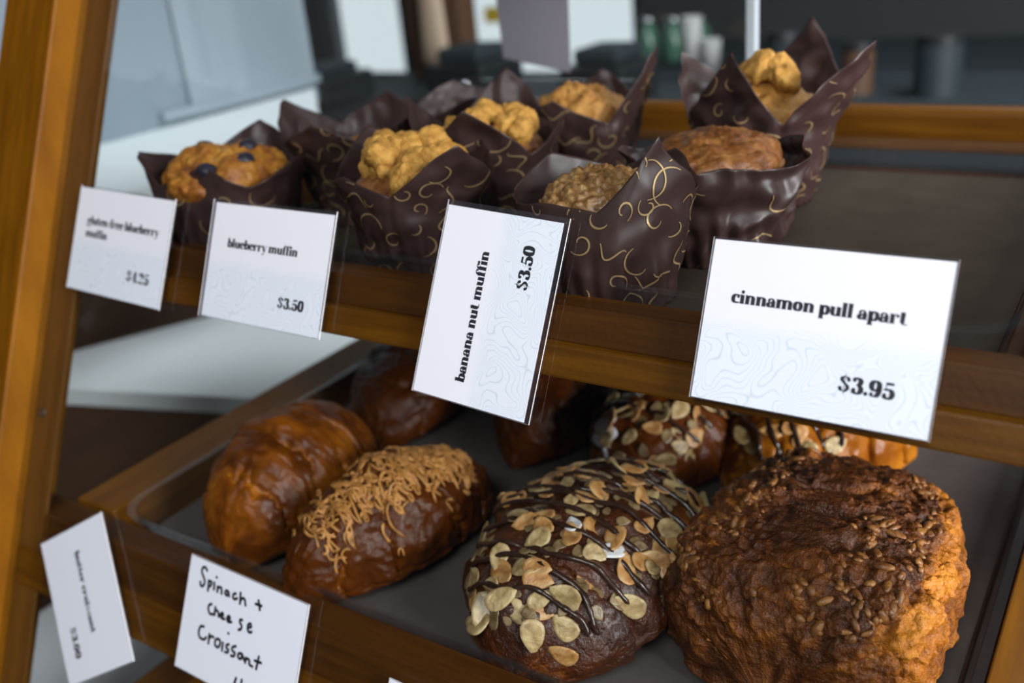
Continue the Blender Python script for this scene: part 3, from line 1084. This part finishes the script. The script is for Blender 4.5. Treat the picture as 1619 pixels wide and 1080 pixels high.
def sugar(loaf, parent, s0, s1, p0, p1):
    ns, npn = 22, 22
    V, F = [], []
    for lay in (0, 1):
        for i in range(ns):
            for j in range(npn):
                u, v = i / (ns - 1) * 2 - 1, j / (npn - 1) * 2 - 1
                rr = math.hypot(u, v)
                k = 1 / max(1, max(abs(u), abs(v)) / (rr + 1e-9) * 1.0) if rr > 0 else 1
                u2, v2 = u * math.sqrt(1 - v * v / 2), v * math.sqrt(1 - u * u / 2)
                wob = 1 + 0.18 * math.sin(5 * math.atan2(v, u)) + 0.1 * math.sin(9 * math.atan2(v, u) + 1)
                p, n = loaf.at((s0 + s1) / 2 + (s1 - s0) / 2 * u2 * wob, (p0 + p1) / 2 + (p1 - p0) / 2 * v2 * wob)
                edge = max(abs(u), abs(v)) > 0.99
                V.append(p + n * ((0.0010 + 0.0005 * math.sin(40 * u2 + 23 * v2)) * (0 if edge else 1) if lay else -0.0006))
    for i in range(ns - 1):
        for j in range(npn - 1):
            a = i * npn + j
            b = ns * npn + a
            F.append((a, a + 1, a + npn + 1, a + npn))
            F.append((b, b + npn, b + npn + 1, b + 1))
    return mesh_obj('icing_sugar', V, F, 'icing_sugar', parent, True)


sugar(lf2, t2, -0.86, -0.50, 2.0, 2.7)
almond_croissant('striped almond croissant with a bare orange end, behind the cheese crusted one', 0.074, 0.212, -0.75, 0.128, 0.088, 0.050, 37, 26,
                 [(-0.75, -0.75, 0.5, 2.6), (-0.6, -0.55, 0.5, 2.6), (-0.42, -0.4, 0.5, 2.6), (-0.25, -0.2, 0.5, 2.6), (-0.08, -0.05, 0.5, 2.6)], smin=-0.85, smax=0.0, nu=130, nv=120, mat='glazed_crust', bake=-0.22, size=(0.011, 0.015))

# ------------------------------------------------------------------ muffins
noise_mat('muffin_crumb', [(0.28, (0.16, 0.050, 0.006)), (0.46, (0.36, 0.15, 0.022)), (0.70, (0.50, 0.25, 0.055))], (110, 110, 110), 4, 0.62, 0.6, 500, bump_dist=0.0015)
noise_mat('streusel', [(0.25, (0.30, 0.115, 0.016)), (0.5, (0.56, 0.27, 0.045)), (0.75, (0.68, 0.38, 0.09))], (1.8, 1.8, 1.8), 5, 0.68, 0.9, 5, bump_dist=0.0012)
noise_mat('nut_crumb', [(0.28, (0.10, 0.040, 0.010)), (0.48, (0.24, 0.11, 0.030)), (0.72, (0.46, 0.28, 0.11))], (210, 210, 210), 4, 0.40, 0.5, 600, coat=0.2)
noise_mat('browned_crumb', [(0.28, (0.075, 0.022, 0.005)), (0.48, (0.20, 0.065, 0.012)), (0.74, (0.36, 0.16, 0.04))], (120, 120, 120), 4, 0.45, 0.5, 500)
noise_mat('berry_crumb', [(0.30, (0.13, 0.030, 0.005)), (0.45, (0.30, 0.10, 0.010)), (0.62, (0.42, 0.18, 0.018)), (0.78, (0.48, 0.27, 0.11))], (95, 95, 95), 4, 0.5, 0.5, 500)
plain('blueberry_skin', (0.018, 0.016, 0.030), 0.45)


def curl_set(rg, n, wmax, hmax):
    """hooks, arcs and spirals of printed gold line in sheet coordinates (metres)"""
    out = []
    used = []
    for _ in range(n * 6):
        if len(used) >= n:
            break
        cx, cy = rg.uniform(0, wmax), rg.uniform(0.002, hmax)
        if any(math.hypot(cx - a, cy - b) < 0.0105 for a, b in used):
            continue
        used.append((cx, cy))
        a = rg.rand() * 6.28
        kind = rg.randint(4)
        pts = []
        if kind == 0:       # spiral hook
            R0 = rg.uniform(0.0045, 0.0080)
            for i in range(26):
                t = i / 25
                r = R0 * (1 - 0.72 * t)
                b = a + 5.4 * t
                pts.append((cx + r * math.cos(b), cy + r * math.sin(b)))
        elif kind == 1:     # arch with long leg
            R0 = rg.uniform(0.0045, 0.0085)
            pts = [(cx + R0 * math.cos(a + 3.4 * i / 17), cy + R0 * math.sin(a + 3.4 * i / 17)) for i in range(18)]
        elif kind == 2:     # wave
            L = rg.uniform(0.010, 0.020)
            for i in range(20):
                t = i / 19 - 0.5
                u, v = L * t, 0.0032 * math.sin(6.3 * t + 1)
                pts.append((cx + u * math.cos(a) - v * math.sin(a), cy + u * math.sin(a) + v * math.cos(a)))
        else:               # small cup
            R0 = rg.uniform(0.0025, 0.0045)
            pts = [(cx + R0 * math.cos(a + 2.9 * i / 12), cy + R0 * math.sin(a + 2.9 * i / 12)) for i in range(13)]
        out.append(pts)
    return out


class Wrap:
    """a square of greaseproof paper pressed into a cup: four pointed corners stand up around the muffin"""

    def __init__(q, rz, corners, seed, r0=0.0275, base=0.056, slope=14.0, edge_lean=14.0, crumple=0.0020, flat=0.6):
        nt, ns = 168, 44
        th = np.linspace(0, 2 * np.pi, nt, endpoint=False)
        pk = np.zeros((4, nt))
        for i in range(4):
            d = (th - i * np.pi / 2 + np.pi) % (2 * np.pi) - np.pi
            x = np.clip(np.abs(d) / (np.pi / 4), 0, 1)
            pk[i] = (0.35 * (1 / np.cos(np.pi / 4 * (1 - x)) - 1) / 0.4142 + 0.65 * (1 - x ** 1.7)) * (x < 1)
        dc = (th + np.pi / 4) % (np.pi / 2) - np.pi / 4
        L = base + sum(pk[i] * (corners[i][0] - base) for i in range(4))
        L = L + 0.0018 * perlin(np.stack([np.cos(th) * 2, np.sin(th) * 2, 0 * th + seed], -1))
        lean = np.radians(edge_lean) + sum(np.sqrt(pk[i]) * np.radians(corners[i][1] - edge_lean) for i in range(4))
        t = np.linspace(0, 1, ns)
        r = np.full(nt, r0)
        z = np.zeros(nt)
        rows = []
        sm = []
        for k in range(ns):
            if k:
                ds = L / (ns - 1)
                s_ = L * t[k]
                w = sstep(0.034, 0.058, s_)
                al = np.radians(slope) * (1 - w) + lean * w
                r = r + np.sin(al) * ds
                z = z + np.cos(al) * ds
            w2 = sstep(0.0, 0.05, L * t[k])
            sq = np.minimum(1 / np.cos(dc), 1.32)
            rr = r * (1 + flat * w2 * (sq - 1.12))
            rr = rr - 0.0032 * np.exp(-((np.abs(dc) - np.pi / 4) / 0.16) ** 2) * w2
            rr = rr + 0.0011 * np.sin(th * 26) * (1 - sstep(0.010, 0.040, L * t[k]))
            rows.append(np.stack([rr * np.cos(th), rr * np.sin(th), z], -1))
            sm.append(L * t[k])
        P = np.array(rows)
        off = seed * 9.1
        k = sstep(0.0, 0.25, t)[:, None]
        rid = 1 - 2 * np.abs(perlin(P * 48 + off))
        d = crumple * (0.9 * rid + 0.8 * perlin(P * 90 + off + 3)) * k
        nr = np.stack([np.cos(th), np.sin(th), 0 * th], -1)[None]
        P = P + nr * d[..., None]
        q.P, q.L, q.th, q.nt, q.ns, q.rz = P, L, th, nt, ns, rz
        q.sheet = np.array(sm)
        n = grid_normals(P)
        if (n[ns // 2] * nr[0]).sum() < 0:
            n = -n
        q.n = n

    def at(q, th, s):
        j = (th / (2 * np.pi) * q.nt) % q.nt
        j0, b = int(j) % q.nt, j - int(j)
        j1 = (j0 + 1) % q.nt
        Lh = q.L[j0] * (1 - b) + q.L[j1] * b
        u = s / Lh * (q.ns - 1)
        if u < 0.3 or u > q.ns - 1.15:
            return None
        i = int(u)
        a = u - i
        p = (q.P[i, j0] * (1 - b) + q.P[i, j1] * b) * (1 - a) + (q.P[i + 1, j0] * (1 - b) + q.P[i + 1, j1] * b) * a
        n = (q.n[i, j0] * (1 - b) + q.n[i, j1] * b)
        return p + n * 0.00042

    def build(q, parent, curls, lw=0.00034):
        nt, ns = q.nt, q.ns
        V = [tuple(p) for p in q.P.reshape(-1, 3)]
        F = grid_faces(ns, nt)
        inner = (q.P - q.n * 0.00025).reshape(-1, 3)
        k0 = len(V)
        V += [tuple(p) for p in inner]
        F += [(k0 + a, k0 + d, k0 + c, k0 + b) for a, b, c, d in grid_faces(ns, nt)]
        F += [((ns - 1) * nt + j, (ns - 1) * nt + (j + 1) % nt, k0 + (ns - 1) * nt + (j + 1) % nt, k0 + (ns - 1) * nt + j) for j in range(nt)]
        F.append(tuple(reversed(range(nt))))
        F.append(tuple(k0 + j for j in range(nt)))
        mi = [0] * len(F)
        R = 0.035
        for c in curls:
            c = [np.array(p) for p in c]
            ok = []
            for i, p in enumerate(c):
                t = c[min(i + 1, len(c) - 1)] - c[max(i - 1, 0)]
                t = t / (np.linalg.norm(t) + 1e-9)
                w = lw * (0.6 + 0.7 * math.sin(math.pi * i / (len(c) - 1)))
                nn = np.array([-t[1], t[0]]) * w
                A, B = p + nn, p - nn
                pa, pb = q.at((A[0] / R) % (2 * np.pi), A[1]), q.at((B[0] / R) % (2 * np.pi), B[1])
                ok.append(None if pa is None or pb is None else (pa, pb))
            for i in range(len(ok) - 1):
                if ok[i] is not None and ok[i + 1] is not None:
                    k = len(V)
                    V += [ok[i][0], ok[i][1], ok[i + 1][1], ok[i + 1][0]]
                    F.append((k, k + 1, k + 2, k + 3))
                    mi.append(1)
        o = mesh_obj('paper_wrapper', V, F, None, parent, True, mats=['wrapper_paper', 'wrapper_gold'], midx=mi)
        o.rotation_euler = (0, 0, q.rz)
        return o


def dome(parent, mat, R, z0, z1, seed, lump=0.12, f=60, crust=0.0, crust_f=330, name='muffin_top'):
    nu, nv = 70, 120
    a = np.linspace(0.0, 1.0, nu)[:, None] * np.ones((1, nv))
    ph = np.linspace(0, 2 * np.pi, nv, endpoint=False)[None] * np.ones((nu, 1))
    rr = R * np.sin(a * np.pi / 2 * 1.25) / 1.0
    zz = z0 + (z1 - z0) * np.cos(a * np.pi / 2 * 1.25)
    P = np.stack([rr * np.cos(ph), rr * np.sin(ph), zz], -1)
    P[0, :, :2] *= 0
    d = lump * R * fbm(P * f + seed * 7.7, 4, 0.6)
    if crust:
        d = d + crust * (1 - worley(P * crust_f + seed) - 0.4)
    n = np.stack([np.sin(a) * np.cos(ph), np.sin(a) * np.sin(ph), np.cos(a)], -1)
    P = P + n * d[..., None]
    P[0] = P[0].mean(0)
    F = grid_faces(nu, nv)
    F.append(tuple((nu - 1) * nv + k for k in range(nv)))
    return mesh_obj(name, P.reshape(-1, 3), F, mat, parent, True)


CRUMB = []


def crumb(parent, p, size, rg):
    if len(CRUMB) < 6:
        V, F = ICO3
        k = len(CRUMB)
        V2 = V * (1 + 0.28 * perlin(V * 1.3 + 11 * k) + 0.16 * (1 - worley(V * 2.6 + 5 * k)) + 0.12 * (1 - worley(V * 5.5 + 3 * k)) + 0.06 * perlin(V * 10 + k))[:, None]
        o = mesh_obj('streusel_crumb', V2, F, 'streusel', None, True)
        CRUMB.append(o)
    else:
        o = CRUMB[rg.randint(6)].copy()
        COL.objects.link(o)
    o.parent = parent
    o.location = p
    o.rotation_euler = rg.uniform(0, 6.28, 3)
    o.scale = size * rg.uniform(0.75, 1.2, 3)
    return o


MG = 'muffins in the upper tray'
ZU = 0.0012


def muffin(label, x, y, rz, corners, seed, mat, top=(0.037, 0.036, 0.064), crumbs=0, crumb_size=(0.004, 0.0075), curls=75, berries=0, shift=(0, 0), lump=0.12, crust=0.0, crust_f=330, handcurls=None, **kw):
    t = thing('muffin', label, 'muffin', (x, y, ZU), 0.0, MG)
    rg = np.random.RandomState(seed)
    w = Wrap(rz, corners, seed, **kw)
    # the paper bends back where it would touch the front or side glass
    c_, s_ = math.cos(rz), math.sin(rz)
    wx = x + w.P[..., 0] * c_ - w.P[..., 1] * s_
    wy = y + w.P[..., 0] * s_ + w.P[..., 1] * c_
    lim = gy(w.P[..., 2] + ZU, 0.0075)
    k_ = 0.004
    wy = lim + k_ * np.logaddexp(0, (wy - lim) / k_)
    wx = np.maximum(wx, -0.3235)
    w.P = np.stack([(wx - x) * c_ + (wy - y) * s_, -(wx - x) * s_ + (wy - y) * c_, w.P[..., 2]], -1)
    nn = grid_normals(w.P)
    w.n = nn * np.sign((nn * w.n).sum(-1))[..., None]
    cs = curl_set(rg, curls, 2 * math.pi * 0.035, 0.09)
    if handcurls:
        cs = cs + handcurls
    w.build(t, cs)
    d = dome(t, mat, top[0], top[1], top[2], seed, lump, crust=crust, crust_f=crust_f)
    d.location = (shift[0], shift[1], 0)
    got = []
    while len(got) < crumbs:
        a, r = rg.rand() * 6.28, math.sqrt(rg.rand()) * top[0] * 0.82
        z = top[1] + (top[2] - top[1]) * math.cos(min(1, r / top[0]) * 1.25)
        sz = rg.uniform(*crumb_size)
        got.append(1)
        crumb(t, (shift[0] + r * math.cos(a), shift[1] + r * math.sin(a), z + sz * rg.uniform(0.3, 1.0)), sz, rg)
    for i in range(berries):
        a, r = rg.rand() * 6.28, rg.uniform(0.3, 0.85) * top[0]
        z = top[1] + (top[2] - top[1]) * math.cos(min(1, r / top[0]) * 1.25)
        V, F = ICO3
        V2 = V * (1 + 0.10 * perlin(V * 1.6 + 3 * i + seed))[:, None] * np.array([0.0062, 0.0058, 0.0045])
        b = mesh_obj('blueberry', V2, F, 'blueberry_skin', t, True)
        b.location = (shift[0] + r * math.cos(a), shift[1] + r * math.sin(a), z + 0.001)
    return t


D = math.radians
muffin('banana nut muffin with pebbly glazed top next to the sideways card', 0.016, 0.062, D(-27),
       [(0.083, 5), (0.066, 18), (0.066, 20), (0.054, 16)], 1, 'nut_crumb', top=(0.031, 0.041, 0.062), crust=0.0042, crust_f=260, lump=0.05, curls=80, crumple=0.0012, base=0.052, r0=0.031, slope=10.0, edge_lean=10.0)
muffin('crumb topped muffin with big golden streusel lumps above the blueberry muffin card', -0.104, 0.070, D(-25),
       [(0.080, 32), (0.066, 26), (0.076, 26), (0.060, 26)], 2, 'browned_crumb', crumbs=40, crumb_size=(0.0035, 0.0085), top=(0.032, 0.043, 0.059), base=0.050, lump=0.06)
muffin('blueberry muffin at the far left end of the tray, beside the side glass', -0.244, 0.063, D(200),
       [(0.068, 42), (0.060, 20), (0.056, 26), (0.072, 30)], 3, 'berry_crumb', berries=4, top=(0.038, 0.042, 0.062), lump=0.10, curls=30, base=0.047, r0=0.034)
muffin('muffin with crumpled brown wrapper and browned top in front of the tallest wrapped one', 0.037, 0.142, D(30),
       [(0.060, 22), (0.056, 18), (0.062, 20), (0.056, 14)], 4, 'browned_crumb', top=(0.035, 0.046, 0.063), crumple=0.0040, curls=50, r0=0.032, base=0.050, lump=0.07)
muffin('muffin at the back right with tall pointed wrapper corners', 0.029, 0.240, D(-13),
       [(0.106, 33), (0.104, 16), (0.094, 30), (0.094, -3)], 5, 'muffin_crumb', top=(0.034, 0.048, 0.070), crumple=0.0026, crumbs=4, crumb_size=(0.007, 0.010), base=0.054, lump=0.10)
muffin('golden crumb muffin in the middle of the tray behind the sideways card', -0.104, 0.146, D(-70),
       [(0.084, 24), (0.068, 22), (0.092, 24), (0.084, 20)], 6, 'browned_crumb', crumbs=30, top=(0.032, 0.044, 0.063), base=0.052, lump=0.06)
muffin('muffin at the back centre with torn golden top and a tall dark corner', -0.090, 0.228, D(8),
       [(0.098, 20), (0.076, 20), (0.078, 28), (0.070, 16)], 7, 'muffin_crumb', top=(0.034, 0.046, 0.070), lump=0.11, base=0.052)
muffin('muffin hidden inside folded wrapper corners behind the blueberry one', -0.205, 0.140, D(100),
       [(0.076, 18), (0.082, 26), (0.072, 20), (0.074, 22)], 8, 'berry_crumb', top=(0.031, 0.032, 0.050), lump=0.08)
muffin('muffin at the back left of which only a dark wrapper edge shows', -0.180, 0.225, D(45),
       [(0.070, 16), (0.070, 16), (0.070, 16), (0.070, 16)], 9, 'muffin_crumb', top=(0.031, 0.034, 0.050), curls=20, lump=0.08)

# ------------------------------------------------------------------ behind and beside the case
plain('white_top', (0.80, 0.83, 0.86), 0.5)
plain('grey_panel', (0.19, 0.23, 0.275), 0.5)
plain('pale_panel', (0.25, 0.295, 0.34), 0.5)
plain('slate', (0.022, 0.029, 0.034), 0.7, spec=0.2)
plain('black_plastic', (0.012, 0.014, 0.016), 0.45)
plain('teal_paint', (0.020, 0.030, 0.036), 0.6)
plain('lilac_paper', (0.22, 0.20, 0.235), 0.7)
plain('beige_cloth', (0.42, 0.32, 0.23), 0.8)
plain('brown_board', (0.085, 0.040, 0.020), 0.6)
plain('yellow_card', (0.75, 0.52, 0.04), 0.5)
plain('green_glass', (0.06, 0.14, 0.10), 0.15)
plain('white_cup', (0.30, 0.29, 0.30), 0.5)
plain('marble', (0.74, 0.76, 0.79), 0.35)


def background():
    # the white stone counter the case stands on
    t = thing('stone_counter', 'white stone counter under and beside the display case', 'counter', (-0.3, 0.2, -0.44))
    bevel(mesh_obj('worktop', *box_v(-0.32, 0.75, -0.32, 0.27, 0.0, 0.038), 'marble', t), 0.003)
    mesh_obj('counter_body', *box_v(-0.30, 0.75, -0.28, 0.27, FLOOR_Z + 0.44, 0.0), 'brown_board', t)
    # low white-topped stand seen through the gap below the upper shelf
    t = thing('side_stand', 'white topped brown stand seen through the side glass under the upper shelf', 'stand', (-0.60, 0.23, -0.402))
    poly = [(-0.13, -0.14), (-0.02, -0.106), (0.158, -0.051), (0.235, -0.027), (0.235, 0.12), (0.04, 0.215), (-0.032, 0.077), (-0.101, -0.058)]
    mesh_obj('stand_top', *prism_z(poly, 0.185, 0.202), 'white_top', t)
    mesh_obj('stand_body', *prism_z([(x * 0.97, y * 0.97 + 0.002) for x, y in poly], 0.0, 0.185), 'brown_board', t)
    # tall grey cabinet with a white ledge, left of the case
    t = thing('grey_cabinet', 'tall pale grey cabinet with a white ledge left of the case', 'cabinet', (-0.90, 0.20, FLOOR_Z))
    z = lambda v: v - FLOOR_Z
    mesh_obj('cabinet_body', *box_v(-0.20, 0.15, -0.10, 0.46, z(-0.032), z(0.75)), 'grey_panel', t)
    mesh_obj('cabinet_base', *box_v(-0.20, 0.13, -0.10, 0.46, 0, z(-0.032)), 'brown_board', t)
    bevel(mesh_obj('door_panel', *box_v(0.15, 0.156, 0.245, 0.455, z(-0.010), z(0.70)), 'pale_panel', t), 0.002)
    mesh_obj('groove_strip', *box_v(0.15, 0.159, 0.20, 0.46, z(-0.006), z(0.004)), 'pale_panel', t)
    mesh_obj('ledge', *prism_z([(0.15, -0.10), (0.39, -0.10), (0.39, 0.215), (0.15, 0.455)], z(-0.032), z(-0.014)), 'white_top', t)
    # back counter with machines
    t = thing('back_counter', 'dark slate back counter running behind the case', 'counter', (-0.9, 1.2, FLOOR_Z))
    mesh_obj('counter_top', *box_v(-0.55, 1.6, -0.22, 0.30, z(-0.165), z(-0.135)), 'slate', t)
    mesh_obj('counter_front', *box_v(-0.53, 1.58, -0.18, 0.28, 0, z(-0.165)), 'teal_paint', t)

    def machine(label, x, y, w, h, d):
        t = thing('coffee_grinder', label, 'machine', (x, y, -0.135))
        bevel(mesh_obj('housing', *box_v(-w / 2, w / 2, -d / 2, d / 2, 0, h * 0.72), 'black_plastic', t), 0.006)
        bevel(mesh_obj('cap', *box_v(-w * 0.36, w * 0.36, -d * 0.36, d * 0.36, h * 0.72, h), 'slate', t), 0.008)
        k = mesh_obj('knob', *lathe([(0.010, 0), (0.012, 0.006), (0.009, 0.012)], 20), 'steel', t)
        k.matrix_local = Matrix.Translation((w * 0.2, -d / 2, h * 0.35)) @ Matrix.Rotation(math.pi / 2, 4, 'X')
        return t
    machine('black machine on the back counter left of the grey menu sheet', -0.875, 1.20, 0.13, 0.100, 0.14)
    machine('black machine on the back counter right of the grey menu sheet', -0.590, 1.20, 0.12, 0.095, 0.14)
    machine('dark box shaped machine at the left end of the back counter', -1.215, 1.15, 0.13, 0.075, 0.16)
    # small round steel pot catching the window light
    t = thing('steel_pot', 'small shiny steel pot on the back counter', 'pot', (-0.700, 1.02, -0.135))
    mesh_obj('pot_body', *lathe([(0.016, 0), (0.022, 0.012), (0.022, 0.040), (0.017, 0.052)], 28), 'steel', t, True)
    mesh_obj('pot_handle', *tube([(0.020, 0, 0.042), (0.036, 0, 0.040), (0.037, 0, 0.018), (0.021, 0, 0.012)], 0.003), 'black_plastic', t, True)
    # a brown apron figure? no: a wooden coat stand with a beige bag
    t = thing('brown_pillar', 'brown wooden pillar with a hanging beige bag in front of the window', 'pillar', (-1.095, 1.42, FLOOR_Z))
    bevel(mesh_obj('pillar_shaft', *box_v(-0.085, 0.060, -0.03, 0.03, 0, z(1.6)), 'brown_board', t), 0.004)
    t = thing('cloth_bag', 'beige cloth bag hanging on the brown pillar', 'bag', (-1.095, 1.37, -0.10))
    V = []
    F = []
    n = 20
    for i in range(14):
        u = i / 13
        w = 0.036 * (1 - 0.25 * u) * (1 if i < 13 else 0.9)
        for k in range(n):
            a = 2 * math.pi * k / n
            V.append((w * math.cos(a) * (1 + 0.05 * math.sin(3 * a)), 0.014 * math.sin(a), 0.20 * u + 0.025 * (math.cos(a) ** 2) * (1 - u) * 0.5))
    for i in range(13):
        for k in range(n):
            F.append((i * n + k, i * n + (k + 1) % n, (i + 1) * n + (k + 1) % n, (i + 1) * n + k))
    F.append(tuple(reversed(range(n))))
    F.append(tuple(13 * n + k for k in range(n)))
    mesh_obj('bag_body', V, F, 'beige_cloth', t, True)
    mesh_obj('strap', *tube([(-0.018, 0, 0.19), (-0.012, 0, 0.27), (0, 0.006, 0.30), (0.012, 0, 0.27), (0.018, 0, 0.19)], 0.004), 'beige_cloth', t, True)
    # menu sheet stuck on the rear glass
    t = thing('menu_sheet', 'grey lilac paper sheet stuck inside the rear glass, seen from behind', 'paper', (-0.213, 0.3745, 0.10))
    V, F = [], []
    for lay in (0, 1):
        for i in range(12):
            for k in range(9):
                u, v = k / 8 - 0.5, i / 11
                V.append((u * (0.064 + 0.014 * v), -0.0004 * lay - 0.001 * math.sin(math.pi * (u + 0.5)), -0.040 - 0.006 * (1 - v) * u * 2 + 0.17 * v))
    for i in range(11):
        for k in range(8):
            a = i * 9 + k
            F.append((a, a + 9, a + 10, a + 1))
            F.append((108 + a, 108 + a + 1, 108 + a + 10, 108 + a + 9))
    mesh_obj('sheet', V, F, 'lilac_paper', t)
    # bright yellow notice in the window
    tag(mesh_obj('yellow_notice', *box_v(-1.70, -1.61, 2.425, 2.428, -0.135, -0.085), 'yellow_card'), 'small yellow notice stuck on the far window', 'notice')
    tag(mesh_obj('dark_poster', *box_v(-2.06, -1.83, 2.425, 2.43, -0.34, 0.3), 'black_plastic'), 'dark board standing against the far window behind the pillar', 'board')
    # jars and a cup on the dark right-hand side
    for i, (x, y) in enumerate(((-0.93, 2.05), (-0.86, 2.05), (-0.79, 2.05))):
        t = thing('glass_jar', ['green glass jar nearest the window on the back shelf', 'green glass jar in the middle of three on the back shelf', 'green glass jar farthest from the window on the back shelf'][i], 'jar', (x, y, -0.20), 0, 'green jars')
        mesh_obj('jar_body', *lathe([(0.024, 0), (0.027, 0.01), (0.027, 0.07), (0.018, 0.085), (0.018, 0.095)], 24), 'green_glass', t, True)
        mesh_obj('jar_lid', *lathe([(0.020, 0.095), (0.020, 0.108)], 24), 'steel', t, True)
    t = thing('back_shelf', 'dark shelf along the back wall carrying green jars', 'shelf', (-0.3, 2.1, -0.20))
    mesh_obj('shelf_plank', *box_v(-0.75, 1.6, -0.12, 0.30, -0.025, 0), 'slate', t)
    mesh_obj('shelf_cabinet', *box_v(-0.75, 1.6, -0.09, 0.29, FLOOR_Z + 0.20, -0.025), 'black_plastic', t)
    for x, h in ((-0.525, 0.115), (-0.488, 0.075)):
        t = thing('paper_cup', 'tall pale cup standing on the back counter' if h > 0.1 else 'short pale cup standing on the back counter', 'cup', (x, 1.40, -0.135))
        mesh_obj('cup_body', *lathe([(0.014, 0), (0.019, h), (0.018, h), (0.013, 0.004)], 28), 'white_cup', t, True)
    for i, (x, w, h, m_) in enumerate(((-0.32, 0.06, 0.10, 'slate'), (-0.20, 0.05, 0.08, 'brown_board'), (-0.08, 0.07, 0.09, 'teal_paint'))):
        t = thing('storage_tin', ['grey tin on the back counter, nearest the cups', 'brown tin on the back counter between two others', 'bluish tin on the back counter, farthest right'][i], 'tin', (x, 1.30, -0.135), 0, 'tins on the back counter')
        mesh_obj('tin_body', *lathe([(w / 2, 0), (w / 2, h * 0.85), (w / 2 * 0.97, h * 0.86)], 28), m_, t, False)
        mesh_obj('tin_lid', *lathe([(w / 2 * 1.03, h * 0.86), (w / 2 * 1.03, h)], 28), 'black_plastic', t, False)


background()
